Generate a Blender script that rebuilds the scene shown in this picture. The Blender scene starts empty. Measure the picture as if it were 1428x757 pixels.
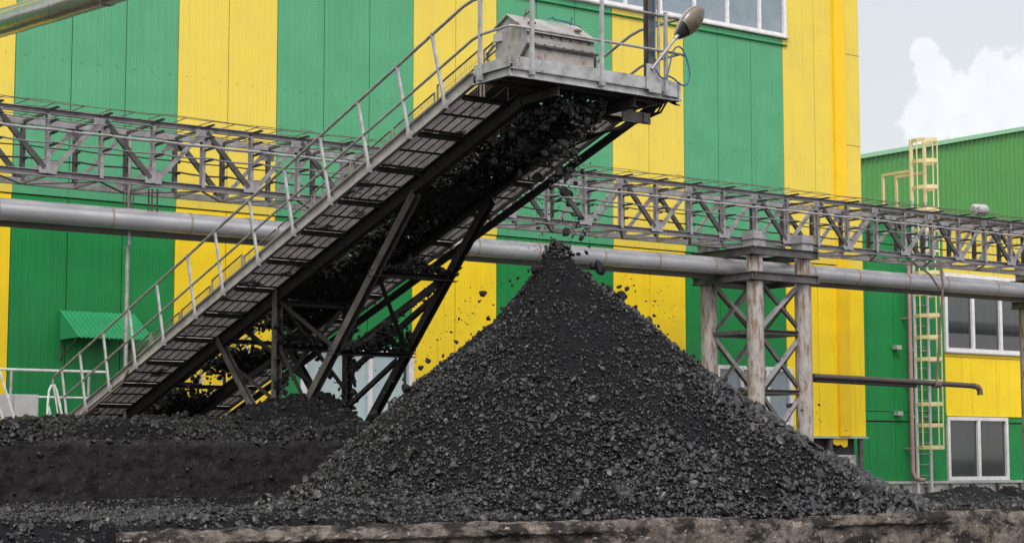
import bpy, math, random
import numpy as np
from mathutils import Vector, Matrix

random.seed(7)
S = bpy.context.scene
COL = S.collection

# ------------------------------------------------------------------ camera
EYE = 0.70
YAW = math.atan2(.592, .806)
PITCH = math.radians(5.78)
fw = np.array([math.sin(YAW), math.cos(YAW), 0.])
rt = np.array([math.cos(YAW), -math.sin(YAW), 0.])
zz = np.array([0, 0, 1.])
f3 = fw*math.cos(PITCH) + zz*math.sin(PITCH)
u3 = -fw*math.sin(PITCH) + zz*math.cos(PITCH)
cd = bpy.data.cameras.new('camera')
cd.sensor_width = 36; cd.sensor_fit = 'HORIZONTAL'; cd.lens = 65.09
cd.clip_start = .1; cd.clip_end = 6000
cam = bpy.data.objects.new('camera', cd); COL.objects.link(cam)
M = Matrix.Identity(4)
for i in range(3):
    M[i][0] = rt[i]; M[i][1] = u3[i]; M[i][2] = -f3[i]
M[2][3] = EYE
cam.matrix_world = M
S.camera = cam

# ------------------------------------------------------------------ light
SUN_DIR = Vector((-.50, -.72, .95)).normalized()       # towards the sun, behind thin cloud
SKY_STRENGTH = .05
OVERCAST = .60
sun = bpy.data.lights.new('sun', 'SUN'); sun.energy = 1.5; sun.angle = math.radians(12); sun.color = (1, .96, .90)
so = bpy.data.objects.new('sun', sun); COL.objects.link(so)
so.rotation_euler = SUN_DIR.to_track_quat('Z', 'Y').to_euler()
S.view_settings.view_transform = 'Standard'; S.view_settings.look = 'None'
S.view_settings.exposure = -.02; S.view_settings.gamma = 1
try: S.view_settings.use_curve_mapping = False
except Exception: pass

W = bpy.data.worlds.new('World'); S.world = W; W.use_nodes = True
nt = W.node_tree; N = nt.nodes; L = nt.links; N.clear()
def nd(t, **kw):
    n = N.new(t)
    for k, v in kw.items(): setattr(n, k, v)
    return n
def wmath(op, a, b=None, c=None, clamp=False):
    n = nd('ShaderNodeMath', operation=op); n.use_clamp = clamp
    for i, v in enumerate((a, b, c)):
        if v is None: continue
        if isinstance(v, (int, float)): n.inputs[i].default_value = v
        else: L.new(v, n.inputs[i])
    return n.outputs[0]
def wdot(v, d):
    n = nd('ShaderNodeVectorMath', operation='DOT_PRODUCT'); L.new(v, n.inputs[0]); n.inputs[1].default_value = d
    return n.outputs['Value']
out = nd('ShaderNodeOutputWorld')
sky = nd('ShaderNodeTexSky'); sky.sky_type = 'NISHITA'; sky.sun_disc = False
sky.sun_elevation = math.asin(SUN_DIR.z); sky.sun_rotation = math.atan2(SUN_DIR.x, SUN_DIR.y)
sky.dust_density = 4
bg1 = nd('ShaderNodeBackground'); L.new(sky.outputs[0], bg1.inputs[0]); bg1.inputs[1].default_value = SKY_STRENGTH
tc = nd('ShaderNodeTexCoord'); D = tc.outputs['Generated']
# veil of high cloud, brighter round the hidden sun
glow = wmath('POWER', wmath('MAXIMUM', wdot(D, tuple(SUN_DIR)), 0.0), 2.0)
nz = nd('ShaderNodeTexNoise'); nz.inputs['Scale'].default_value = 2.2; nz.inputs['Detail'].default_value = 5
L.new(D, nz.inputs['Vector'])
veil = wmath('ADD', wmath('MULTIPLY_ADD', nz.outputs['Fac'], .22, 1.0), wmath('MULTIPLY', glow, 2.45))
# one heap of cumulus to the north east: lobes given as directions on the sky
u = wmath('DIVIDE', wdot(D, tuple(rt)), wmath('MAXIMUM', wdot(D, tuple(fw)), .02))
v = wmath('DIVIDE', wdot(D, (0, 0, 1)), wmath('MAXIMUM', wdot(D, tuple(fw)), .02))
n2 = nd('ShaderNodeTexNoise'); n2.inputs['Scale'].default_value = 75; n2.inputs['Detail'].default_value = 7; n2.inputs['Roughness'].default_value = .6
L.new(D, n2.inputs['Vector'])
best = None
for (cx, cy, r) in ((1302, 62, 22), (1318, 100, 34), (1305, 165, 42), (1350, 140, 60), (1400, 115, 58), (1450, 110, 62), (1400, 200, 80), (1500, 150, 90)):
    cu, cv_ = (cx-714)/2595, (640-cy)/2595; rr = r/2595
    a = wmath('SUBTRACT', u, cu); b = wmath('SUBTRACT', v, cv_)
    d = wmath('DIVIDE', wmath('SQRT', wmath('ADD', wmath('MULTIPLY', a, a), wmath('MULTIPLY', b, b))), rr)
    best = d if best is None else wmath('MINIMUM', best, d)
edge = wmath('MULTIPLY_ADD', wmath('SUBTRACT', n2.outputs['Fac'], .5), 1.5, best)
mr = nd('ShaderNodeMapRange'); mr.interpolation_type = 'SMOOTHSTEP'
L.new(edge, mr.inputs[0]); mr.inputs[1].default_value = 1.06; mr.inputs[2].default_value = .78
cloud = wmath('MULTIPLY', mr.outputs[0], wmath('MULTIPLY_ADD', n2.outputs['Fac'], .30, .12))
total = wmath('ADD', veil, cloud)
bg2 = nd('ShaderNodeBackground'); bg2.inputs[0].default_value = (1.0, .985, .965, 1)
L.new(wmath('MULTIPLY', total, OVERCAST), bg2.inputs[1])
ad = nd('ShaderNodeAddShader'); L.new(bg1.outputs[0], ad.inputs[0]); L.new(bg2.outputs[0], ad.inputs[1]); L.new(ad.outputs[0], out.inputs[0])

# ------------------------------------------------------------------ materials
def material(name, base, rough=.6, metal=0., spec=.5, var=None, scale=4., stain=None, stain_scale=(2, 2, 2), stain_range=(.55, .7),
             stain2=None, stain2_scale=(2, 2, 2), stain2_range=(.6, .72), bump=0., bump_scale=30., ribs=None, coat=0., ior=None, rvar=0.):
    m = bpy.data.materials.new(name); m.use_nodes = True
    t = m.node_tree; n = t.nodes; p = n['Principled BSDF']
    p.inputs['Roughness'].default_value = rough; p.inputs['Metallic'].default_value = metal
    p.inputs['Specular IOR Level'].default_value = spec
    p.inputs['Coat Weight'].default_value = coat
    if ior: p.inputs['IOR'].default_value = ior
    c = n.new('ShaderNodeTexCoord'); o = c.outputs['Object']
    def noise(sc, det=6, rough_=.6):
        mp = n.new('ShaderNodeMapping'); t.links.new(o, mp.inputs[0])
        if not isinstance(sc, tuple): sc = (sc,)*3
        mp.inputs['Scale'].default_value = sc
        q = n.new('ShaderNodeTexNoise'); q.inputs['Scale'].default_value = 1; q.inputs['Detail'].default_value = det
        q.inputs['Roughness'].default_value = rough_
        t.links.new(mp.outputs[0], q.inputs['Vector']); return q.outputs['Fac']
    def mix(fac, a, b):
        x = n.new('ShaderNodeMix'); x.data_type = 'RGBA'
        if isinstance(fac, float): x.inputs[0].default_value = fac
        else: t.links.new(fac, x.inputs[0])
        for i, w in ((6, a), (7, b)):
            if isinstance(w, tuple): x.inputs[i].default_value = (*w, 1)
            else: t.links.new(w, x.inputs[i])
        return x.outputs[2]
    def rng(f, a, b, smooth=True):
        r = n.new('ShaderNodeMapRange'); r.inputs[1].default_value = a; r.inputs[2].default_value = b
        if smooth: r.interpolation_type = 'SMOOTHSTEP'
        t.links.new(f, r.inputs[0]); return r.outputs[0]
    col = base
    if var: col = mix(rng(noise(scale), .32, .68), base, var)
    if stain: col = mix(rng(noise(stain_scale, 8, .65), *stain_range), col, stain)
    if stain2: col = mix(rng(noise(stain2_scale, 8, .7), *stain2_range), col, stain2)
    if isinstance(col, tuple): p.inputs['Base Color'].default_value = (*col, 1)
    else: t.links.new(col, p.inputs['Base Color'])
    if rvar:
        r = n.new('ShaderNodeMapRange'); t.links.new(noise(tuple(2*s for s in scale) if isinstance(scale, tuple) else scale*2), r.inputs[0]); r.inputs[1].default_value = .3; r.inputs[2].default_value = .7
        r.inputs[3].default_value = rough-rvar; r.inputs[4].default_value = rough+rvar; t.links.new(r.outputs[0], p.inputs['Roughness'])
    prev = None
    if ribs:
        pitch, depth = ribs
        w = n.new('ShaderNodeTexWave'); w.wave_type = 'BANDS'; w.bands_direction = 'X'; w.wave_profile = 'SIN'
        w.inputs['Scale'].default_value = .314/pitch
        t.links.new(o, w.inputs['Vector'])
        sh = rng(w.outputs['Fac'], .80, .97)
        b1 = n.new('ShaderNodeBump'); b1.inputs['Distance'].default_value = depth; b1.inputs['Strength'].default_value = .55
        t.links.new(sh, b1.inputs['Height']); prev = b1.outputs[0]
    if bump:
        b2 = n.new('ShaderNodeBump'); b2.inputs['Distance'].default_value = bump; b2.inputs['Strength'].default_value = 1
        t.links.new(noise(bump_scale, 5), b2.inputs['Height'])
        if prev is not None: t.links.new(prev, b2.inputs['Normal'])
        prev = b2.outputs[0]
    if prev is not None: t.links.new(prev, p.inputs['Normal'])
    return m

streak = (9, 9, .35)
MAT = {}
MAT['yellow'] = material('yellow_cladding_paint', (.90, .65, .016), .45, spec=.35, var=(.84, .59, .016), scale=(1.1), stain=(.55, .39, .04), stain_scale=(7, 7, .22), stain_range=(.54, .82), stain2=(.42, .32, .07), stain2_scale=(2.2, 2.2, 1.2), stain2_range=(.64, .95), ribs=(.152, .004))
MAT['yellow_hazy'] = material('hazy_yellow_paint', (.70, .545, .062), .42, var=(.65, .50, .066), scale=(1.1), stain=(.50, .38, .09), stain_scale=(7, 7, .22), stain_range=(.54, .82), ribs=(.152, .004))  # upper-course yellow, paled to imitate haze over the wall
MAT['yellow_trim'] = material('yellow_flashing_paint', (.82, .53, .005), .4, var=(.76, .49, .008), scale=2.)
MAT['green'] = material('green_cladding_paint', (.012, .228, .058), .45, spec=.32, var=(.010, .195, .050), scale=(1.1), stain=(.018, .12, .045), stain_scale=(7, 7, .22), stain_range=(.52, .80), stain2=(.03, .12, .055), stain2_scale=(2.2, 2.2, 1.2), stain2_range=(.62, .95), ribs=(.152, .004))
MAT['green_hazy'] = material('hazy_green_paint', (.070, .315, .155), .42, var=(.060, .285, .140), scale=(1.1), stain=(.055, .20, .11), stain_scale=(7, 7, .22), stain_range=(.52, .82), ribs=(.152, .004))  # upper-course green with a milky haze mixed into its colour
MAT['green_roof'] = material('green_sheet_paint', (.035, .33, .14), .4, var=(.03, .29, .125), scale=2.)
MAT['green_far'] = material('leaf_green_sheet_paint', (.062, .245, .055), .5, var=(.055, .22, .05), scale=.6)
MAT['green_edge'] = material('pale_green_flashing', (.22, .45, .26), .5)
MAT['white'] = material('white_window_frame', (.74, .73, .74), .4, var=(.62, .61, .62), scale=6., stain=(.40, .38, .36), stain_scale=(5, 5, 1.5), stain_range=(.6, .8))
MAT['glass_pale'] = material('pale_window_glass', (.42, .53, .55), .12, spec=.6, var=(.36, .47, .50), scale=(3, 3, .5))  # panes in a pale blue-grey, slightly varied
MAT['glass'] = material('dark_window_glass', (.022, .028, .030), .04, spec=.7, ior=1.75, var=(.035, .04, .043), scale=(6, 6, .4))
MAT['glass_grey'] = material('grey_window_glass', (.21, .26, .30), .08, spec=.8, var=(.17, .22, .26), scale=2.)
MAT['galv'] = material('galvanised_steel', (.41, .42, .44), .5, metal=.25, var=(.28, .28, .285), scale=5., stain=(.13, .11, .095), stain_scale=(5, 5, 5), stain_range=(.56, .76), bump=.002, bump_scale=40, rvar=.1)
MAT['galv_dusty'] = material('dusty_galvanised_steel', (.40, .39, .37), .6, metal=.15, var=(.27, .26, .25), scale=3., stain=(.10, .09, .085), stain_scale=(3, 3, 6), stain_range=(.56, .76), bump=.002, bump_scale=40)
MAT['rail'] = material('worn_rail_steel', (.36, .36, .37), .45, metal=.3, var=(.24, .235, .23), scale=7., stain=(.14, .10, .075), stain_scale=(6, 6, 6), stain_range=(.58, .72))
MAT['rail_dark'] = material('brown_rail_steel', (.15, .12, .105), .6, var=(.24, .21, .19), scale=9., stain=(.08, .05, .035), stain_scale=(5, 5, 5))
MAT['rail_white'] = material('white_rail_paint', (.66, .67, .69), .4, var=(.5, .5, .52), scale=7., stain=(.22, .18, .15), stain_scale=(9, 9, 9), stain_range=(.64, .76))
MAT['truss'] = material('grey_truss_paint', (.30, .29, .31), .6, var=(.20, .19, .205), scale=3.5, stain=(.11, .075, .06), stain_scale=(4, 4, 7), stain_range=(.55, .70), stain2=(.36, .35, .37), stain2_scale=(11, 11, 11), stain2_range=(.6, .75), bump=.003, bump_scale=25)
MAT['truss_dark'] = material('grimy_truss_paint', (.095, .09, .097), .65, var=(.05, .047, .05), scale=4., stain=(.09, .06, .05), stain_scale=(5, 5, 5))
MAT['rust'] = material('rusty_steel', (.085, .052, .038), .75, var=(.15, .12, .105), scale=14., stain=(.06, .04, .035), stain_scale=(8, 8, 8))
MAT['column'] = material('weathered_column', (.35, .325, .315), .75, var=(.27, .25, .24), scale=4., stain=(.175, .115, .075), stain_scale=(10, 10, 2.2), stain_range=(.47, .62), stain2=(.45, .43, .42), stain2_scale=(16, 16, 2.5), stain2_range=(.6, .72), bump=.006, bump_scale=18)
MAT['pipe'] = material('aluminium_pipe_cladding', (.56, .56, .59), .36, metal=.35, var=(.46, .46, .49), scale=(1.2, 4, 4), stain=(.30, .27, .24), stain_scale=(2.5, 6, 6), stain_range=(.60, .8), bump=.004, bump_scale=6, rvar=.08)
MAT['pipe_shiny'] = material('glossy_pipe_cladding', (.62, .60, .57), .24, metal=.92, var=(.52, .50, .47), scale=(2, 5, 5), stain=(.22, .19, .16), stain_scale=(3, 7, 7), stain_range=(.6, .8), bump=.003, bump_scale=6)
MAT['pipe_low'] = material('old_grey_pipe', (.24, .24, .255), .5, metal=.4, var=(.19, .185, .19), scale=2.)
MAT['seam'] = material('rusty_pipe_seam', (.40, .35, .28), .55, metal=.3, var=(.36, .27, .15), scale=9.)
MAT['rust_pipe'] = material('dark_rusty_pipe', (.040, .040, .045), .5, var=(.065, .045, .035), scale=5., stain=(.16, .07, .045), stain_scale=(1.2, 8, 8), stain_range=(.58, .7))
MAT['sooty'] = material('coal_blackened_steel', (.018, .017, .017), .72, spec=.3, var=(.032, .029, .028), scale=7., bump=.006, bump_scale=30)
MAT['leg'] = material('dusty_leg_steel', (.105, .095, .090), .6, var=(.055, .050, .048), scale=3.5, stain=(.018, .017, .017), stain_scale=(4, 4, 4), stain_range=(.55, .7), bump=.004, bump_scale=30)
MAT['grating'] = material('dusty_walkway_grating', (.60, .565, .57), .6, var=(.43, .40, .405), scale=5., stain=(.020, .019, .019), stain_scale=(1.9, 2.6, 2.6), stain_range=(.55, .63))
MAT['rubber'] = material('black_belt_rubber', (.014, .014, .014), .65, var=(.022, .021, .021), scale=5.)
MAT['cover'] = material('dented_grey_sheet', (.36, .35, .34), .5, metal=.2, var=(.27, .255, .24), scale=4., stain=(.12, .085, .065), stain_scale=(5, 5, 3), stain_range=(.54, .72), bump=.009, bump_scale=7)
MAT['pink_paint'] = material('faded_red_chalk', (.46, .29, .27), .8, var=(.37, .31, .30), scale=30.)
MAT['cable'] = material('grey_cable_sheath', (.19, .185, .20), .5, var=(.13, .125, .13), scale=4.)
MAT['black_cable'] = material('black_cable_sheath', (.02, .02, .021), .5)
MAT['blue'] = material('blue_hose', (.025, .085, .19), .5, var=(.05, .11, .18), scale=9.)
MAT['lamp'] = material('grey_lamp_shell', (.36, .35, .33), .45, var=(.28, .27, .25), scale=8.)
MAT['lens'] = material('brown_dusty_lens', (.095, .078, .058), .25, spec=.6, var=(.16, .13, .10), scale=7.)
MAT['black'] = material('black_plastic', (.015, .015, .016), .5)
MAT['ladder_yellow'] = material('cream_yellow_paint', (.70, .60, .32), .5, var=(.64, .55, .32), scale=4., stain=(.28, .14, .06), stain_scale=(7, 7, 7), stain_range=(.63, .72))
MAT['ladder_rail'] = material('pale_grey_ladder_paint', (.55, .54, .58), .5, var=(.48, .46, .48), scale=4.)
MAT['pink_pipe'] = material('pinkish_drain_paint', (.42, .255, .255), .55, var=(.36, .20, .20), scale=3., stain=(.2, .09, .07), stain_scale=(6, 6, 6), stain_range=(.62, .72))
MAT['foil'] = material('crumpled_insulation_foil', (.50, .485, .49), .45, metal=.2, var=(.36, .345, .35), scale=5., stain=(.10, .095, .09), stain_scale=(3, 3, 3), bump=.05, bump_scale=6)
MAT['plinth_trim'] = material('pale_sill_sheet', (.42, .44, .42), .5, var=(.34, .36, .34), scale=3.)
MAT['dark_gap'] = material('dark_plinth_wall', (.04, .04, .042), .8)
MAT['cabinet'] = material('grey_cabinet_paint', (.40, .40, .40), .5, var=(.34, .34, .34), scale=3.)
MAT['concrete'] = material('stained_concrete', (.185, .158, .138), .92, spec=.2, var=(.085, .073, .065), scale=(7, 7, 4), stain=(.022, .020, .0195), stain_scale=(3.2, 3, 6.0), stain_range=(.42, .58), stain2=(.33, .285, .25), stain2_scale=(10, 10, 16), stain2_range=(.58, .67), bump=.03, bump_scale=24)
MAT['bunker'] = material('coal_smeared_wall', (.0215, .0198, .0222), .85, spec=.2, var=(.0120, .0114, .0128), scale=7., stain=(.0065, .006, .0065), stain_scale=(3.2, 3, 4.2), stain_range=(.50, .60), stain2=(.055, .050, .052), stain2_scale=(9, 9, 6), stain2_range=(.55, .72), bump=.02, bump_scale=22)
MAT['asphalt'] = material('dusty_asphalt', (.05, .048, .046), .9, var=(.035, .034, .033), scale=.8, bump=.01, bump_scale=20)
MAT['coal'] = material('black_coal', (.0052, .0049, .0064), .38, spec=.58, var=(.0100, .0093, .0112), scale=2.3, stain=(.027, .0245, .027), stain_scale=(14, 14, 14), stain_range=(.54, .72), bump=.004, bump_scale=60, rvar=.14)
MAT['coal_fines_shaded'] = material('matte_shaded_fines', (.0048, .0047, .0058), .70, spec=.12, var=(.0098, .0094, .0108), scale=11., bump=.02, bump_scale=46, rvar=.15)  # matte fines coloured near-black so crevices between lumps look shadowed
MAT['coal_damp_shaded'] = material('damp_shaded_coal', (.0040, .0040, .0048), .46, spec=.40, var=(.0085, .0083, .0098), scale=6., bump=.009, bump_scale=45, rvar=.12)  # damp coal; colour also darkened for shade under the conveyor
MAT['roof_grey'] = material('grey_roof_sheet', (.2, .2, .2), .7)

# ------------------------------------------------------------------ mesh helpers
class MB:
    def __init__(self): self.v = []; self.f = []
    def add(self, vs, fs):
        k = len(self.v); self.v += [tuple(float(c) for c in p) for p in vs]; self.f += [tuple(i+k for i in q) for q in fs]; return self
    def box(self, lo, hi):
        (a, b, c), (d, e, g) = lo, hi
        return self.add([(a,b,c),(d,b,c),(d,e,c),(a,e,c),(a,b,g),(d,b,g),(d,e,g),(a,e,g)],
                        [(0,3,2,1),(4,5,6,7),(0,1,5,4),(1,2,6,5),(2,3,7,6),(3,0,4,7)])
    def prof(self, a, b, poly, up=(0,0,1)):
        a = np.array(a, float); b = np.array(b, float); t = b-a; t = t/np.linalg.norm(t)
        up = np.array(up, float)
        if abs(t@up) > .98: up = np.array((0,1.,0)) if abs(t[1]) < .9 else np.array((1.,0,0))
        s = np.cross(t, up); s /= np.linalg.norm(s); u_ = np.cross(s, t)
        n = len(poly); vs = [p+s*x+u_*y for p in (a, b) for (x, y) in poly]
        fs = [(i, (i+1) % n, n+(i+1) % n, n+i) for i in range(n)]
        return self.add(vs, fs+[tuple(range(n))[::-1], tuple(range(n, 2*n))])
    def bar(self, a, b, w, h, up=(0,0,1)):
        w /= 2; h /= 2
        return self.prof(a, b, [(-w,-h),(w,-h),(w,h),(-w,h)], up)
    def chan(self, a, b, w, h, t=.012, up=(0,0,1), flip=False):      # C section, web on one side
        w2, h2 = w/2, h/2
        p = [(-w2,-h2),(w2,-h2),(w2,-h2+t),(-w2+t,-h2+t),(-w2+t,h2-t),(w2,h2-t),(w2,h2),(-w2,h2)]
        if flip: p = [(-x, y) for x, y in p][::-1]
        return self.prof(a, b, p, up)
    def ibeam(self, a, b, w, h, t=.014, up=(0,0,1)):
        w2, h2, q = w/2, h/2, t/2
        return self.prof(a, b, [(-w2,-h2),(w2,-h2),(w2,-h2+t),(q,-h2+t),(q,h2-t),(w2,h2-t),(w2,h2),(-w2,h2),(-w2,h2-t),(-q,h2-t),(-q,-h2+t),(-w2,-h2+t)], up)
    def angle(self, a, b, w, t=.01, up=(0,0,1), flip=1):
        p = [(0,0),(w*flip,0),(w*flip,t),(t*flip,t),(t*flip,w),(0,w)]
        if flip < 0: p = p[::-1]
        return self.prof(a, b, p, up)
    def tube(self, pts, r, n=8, caps=True):
        pts = [np.array(p, float) for p in pts]; m = len(pts); rings = []
        t0 = pts[1]-pts[0]; ref = np.array((0,0,1.)) if abs(t0[2]) < .9*np.linalg.norm(t0) else np.array((1.,0,0))
        for i, p in enumerate(pts):
            t = pts[min(i+1, m-1)]-pts[max(i-1, 0)]; t = t/np.linalg.norm(t)
            s = np.cross(t, ref)
            if np.linalg.norm(s) < 1e-3: s = np.cross(t, np.array((0,1.,0)))
            s /= np.linalg.norm(s); w = np.cross(s, t)
            rr = r[i] if isinstance(r, (list, tuple)) else r
            rings.append([p+rr*(s*math.cos(2*math.pi*k/n)+w*math.sin(2*math.pi*k/n)) for k in range(n)])
        vs = [q for ring in rings for q in ring]; fs = []
        for i in range(m-1):
            for k in range(n):
                k2 = (k+1) % n; fs.append((i*n+k, i*n+k2, (i+1)*n+k2, (i+1)*n+k))
        if caps: fs += [tuple(range(n))[::-1], tuple(range((m-1)*n, m*n))]
        return self.add(vs, fs)
    def poly_extrude(self, pts, off):                                # closed polygon, extruded
        n = len(pts); off = np.array(off, float); vs = [np.array(p, float) for p in pts]; vs += [p+off for p in vs[:n]]
        return self.add(vs, [tuple(range(n))[::-1], tuple(range(n, 2*n))]+[(i, (i+1) % n, n+(i+1) % n, n+i) for i in range(n)])
    def mesh(self, name, mat, smooth=False, off=(0,0,0)):
        me = bpy.data.meshes.new(name)
        v_ = np.array(self.v)-np.array(off, float)
        me.from_pydata(v_.tolist(), [], self.f); me.update()
        import bmesh
        bm = bmesh.new(); bm.from_mesh(me); bmesh.ops.recalc_face_normals(bm, faces=bm.faces); bm.to_mesh(me); bm.free()
        me.materials.append(mat)
        if smooth: 
            me.shade_smooth(); me.set_sharp_from_angle(angle=math.radians(40))
        return me

def crom(p, n=5):
    p = [np.array(q, float) for q in p]; p = [2*p[0]-p[1]]+p+[2*p[-1]-p[-2]]; o = []
    for i in range(1, len(p)-2):
        for j in range(n):
            t = j/n; a, b, c, d = p[i-1:i+3]
            o.append(.5*(2*b+(c-a)*t+(2*a-5*b+4*c-d)*t*t+(3*b-a-3*c+d)*t**3))
    return o+[p[-2]]
def tag(o, label=None, cat=None, group=None, kind=None):
    if label: o['label'] = label
    if cat: o['category'] = cat
    if group: o['group'] = group
    if kind: o['kind'] = kind
    return o
def thing(name, label, cat, loc=(0,0,0), group=None, kind=None):
    o = bpy.data.objects.new(name, None); COL.objects.link(o); o.location = loc; o.empty_display_size = .2
    return tag(o, label, cat, group, kind)
def worldpos(o):
    p = Vector((0,0,0))
    while o is not None: p = p+o.location; o = o.parent
    return p
def part(name, mb, mat, parent, label=None, smooth=False, kind=None, origin=None):
    """mb is in world coordinates; the object hangs under parent"""
    base = worldpos(parent) if parent else Vector((0,0,0))
    org = Vector(origin) if origin is not None else base
    me = mb.mesh(name, MAT[mat] if isinstance(mat, str) else mat, smooth, org)
    o = bpy.data.objects.new(name, me); COL.objects.link(o); o.parent = parent; o.location = org-base
    return tag(o, label, None, None, kind)
def inst(name, me, parent, loc):
    o = bpy.data.objects.new(name, me); COL.objects.link(o); o.parent = parent
    o.location = Vector(loc)-(worldpos(parent) if parent else Vector((0,0,0)))
    return o
def solo(name, mb, mat, label, cat, group=None, kind=None, smooth=False, origin=(0,0,0)):
    me = mb.mesh(name, MAT[mat], smooth, origin)
    o = bpy.data.objects.new(name, me); COL.objects.link(o); o.location = origin
    return tag(o, label, cat, group, kind)

# ------------------------------------------------------------------ numpy noise, rocks, height fields
def hash2(i, j, seed):
    h = (i.astype(np.int64)*374761393+j.astype(np.int64)*668265263+seed*1442695041) & 0xFFFFFFFF
    h = ((h ^ (h >> 13))*1274126177) & 0xFFFFFFFF
    return ((h ^ (h >> 16)) & 0xFFFFFF)/float(0xFFFFFF)
def vnoise(x, y, seed=0):
    i = np.floor(x); j = np.floor(y); a = x-i; b = y-j; a = a*a*(3-2*a); b = b*b*(3-2*b)
    return (hash2(i,j,seed)*(1-a)+hash2(i+1,j,seed)*a)*(1-b)+(hash2(i,j+1,seed)*(1-a)+hash2(i+1,j+1,seed)*a)*b
def fbm(x, y, seed=0, o=4):
    s = 0; amp = .5
    for k in range(o): s = s+amp*vnoise(x*2**k, y*2**k, seed+k*17); amp *= .5
    return s/(1-.5**o)
def cells(x, y, seed=0):                                              # rounded lumps: 1 at a lump's middle, 0 at its rim
    i = np.floor(x); j = np.floor(y); best = np.full(np.shape(x), 9.)
    for a in (-1, 0, 1):
        for b in (-1, 0, 1):
            px = i+a+hash2(i+a, j+b, seed); py = j+b+hash2(i+a, j+b, seed+5)
            best = np.minimum(best, (x-px)**2+(y-py)**2)
    return np.clip(1-best*1.3, 0, 1)
def grid_mesh(name, xs, ys, Z, mat, keep=None, extra=None, smooth=False, P=None):
    nx, ny = len(xs), len(ys)
    if P is None:
        XX, YY = np.meshgrid(xs, ys); P = np.stack([XX, YY, Z], -1)
    P = P.reshape(-1, 3)
    idx = np.arange(nx*ny).reshape(ny, nx)
    q = np.stack([idx[:-1,:-1], idx[:-1,1:], idx[1:,1:], idx[1:,:-1]], -1).reshape(-1, 4)
    if keep is not None: q = q[keep[:-1,:-1].reshape(-1)]
    faces = [q]
    vs = [P]
    if extra is not None:
        ev, ef = extra; faces.append(ef+len(P)); vs.append(ev)
    return np_mesh(name, np.concatenate(vs), faces, mat, smooth)
def np_mesh(name, V, faces, mat, smooth=False):
    me = bpy.data.meshes.new(name)
    loops = np.concatenate([f.reshape(-1) for f in faces]).astype(np.int32)
    tot = np.concatenate([np.full(len(f), f.shape[1], np.int32) for f in faces])
    start = np.concatenate([[0], np.cumsum(tot)[:-1]]).astype(np.int32)
    me.vertices.add(len(V)); me.vertices.foreach_set('co', np.ascontiguousarray(V, np.float32).reshape(-1))
    me.loops.add(len(loops)); me.loops.foreach_set('vertex_index', loops)
    me.polygons.add(len(tot)); me.polygons.foreach_set('loop_start', start); me.polygons.foreach_set('loop_total', tot)
    me.polygons.foreach_set('use_smooth', np.full(len(tot), smooth))
    me.update(calc_edges=True); me.validate(); me.materials.append(MAT[mat]); return me

def ico(sub):
    p = (1+5**.5)/2
    V = np.array([(-1,p,0),(1,p,0),(-1,-p,0),(1,-p,0),(0,-1,p),(0,1,p),(0,-1,-p),(0,1,-p),(p,0,-1),(p,0,1),(-p,0,-1),(-p,0,1)], float)
    Fc = [(0,11,5),(0,5,1),(0,1,7),(0,7,10),(0,10,11),(1,5,9),(5,11,4),(11,10,2),(10,7,6),(7,1,8),(3,9,4),(3,4,2),(3,2,6),(3,6,8),(3,8,9),(4,9,5),(2,4,11),(6,2,10),(8,6,7),(9,8,1)]
    V /= np.linalg.norm(V[0]); V = list(V)
    for _ in range(sub):
        mid = {}; F2 = []
        def m(a, b):
            k = (min(a,b), max(a,b))
            if k not in mid:
                w = V[a]+V[b]; V.append(w/np.linalg.norm(w)); mid[k] = len(V)-1
            return mid[k]
        for a, b, c in Fc:
            d, e, f = m(a,b), m(b,c), m(c,a); F2 += [(a,d,f),(b,e,d),(c,f,e),(d,e,f)]
        Fc = F2
    return np.array(V), np.array(Fc)
ICO = [ico(0), ico(1), ico(2)]
rng = np.random.default_rng(11)
def rock_shapes(sub, k, cuts=12):
    V, Fc = ICO[sub]; outp = []
    for _ in range(k):
        nrm = rng.normal(size=(cuts, 3)); nrm /= np.linalg.norm(nrm, axis=1)[:, None]; d = rng.uniform(.42, .88, cuts)
        dots = V@nrm.T; r = np.where(dots > .05, d/np.maximum(dots, .05), 9).min(1); r = np.minimum(r, 1.05)
        s = rng.uniform(.55, 1.2, 3)
        outp.append(V*r[:, None]*(1+rng.normal(0, .05, len(V)))[:, None]*s)
    return outp
SH0 = rock_shapes(0, 30, 7); SH1 = rock_shapes(1, 60, 12)
def rand_rot(n):
    q = rng.normal(size=(n, 4)); q /= np.linalg.norm(q, axis=1)[:, None]; w, x, y, z = q.T
    return np.stack([1-2*(y*y+z*z), 2*(x*y-z*w), 2*(x*z+y*w), 2*(x*y+z*w), 1-2*(x*x+z*z), 2*(y*z-x*w), 2*(x*z-y*w), 2*(y*z+x*w), 1-2*(x*x+y*y)], -1).reshape(n, 3, 3)
def rocks(P, R, sub=1):
    """many rough lumps as one vertex / face array"""
    sh = (SH0 if sub == 0 else SH1); Fc = ICO[sub][1]
    Vs = np.array(sh)[rng.integers(0, len(sh), len(P))]*R[:, None, None]
    Vs = np.einsum('nij,nkj->nki', rand_rot(len(P)), Vs)+P[:, None, :]
    nv = Vs.shape[1]; Fs = Fc[None]+(np.arange(len(P))*nv)[:, None, None]
    return Vs.reshape(-1, 3), Fs.reshape(-1, 3)
def join_rocks(*sets):
    V, F_, k = [], [], 0
    for v_, f_ in sets: V.append(v_); F_.append(f_+k); k += len(v_)
    return np.concatenate(V), np.concatenate(F_)
def link_np(name, me, label=None, cat=None, group=None, kind=None, parent=None):
    o = bpy.data.objects.new(name, me); COL.objects.link(o); o.parent = parent
    if parent: o.location = -worldpos(parent)
    return tag(o, label, cat, group, kind)

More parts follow.
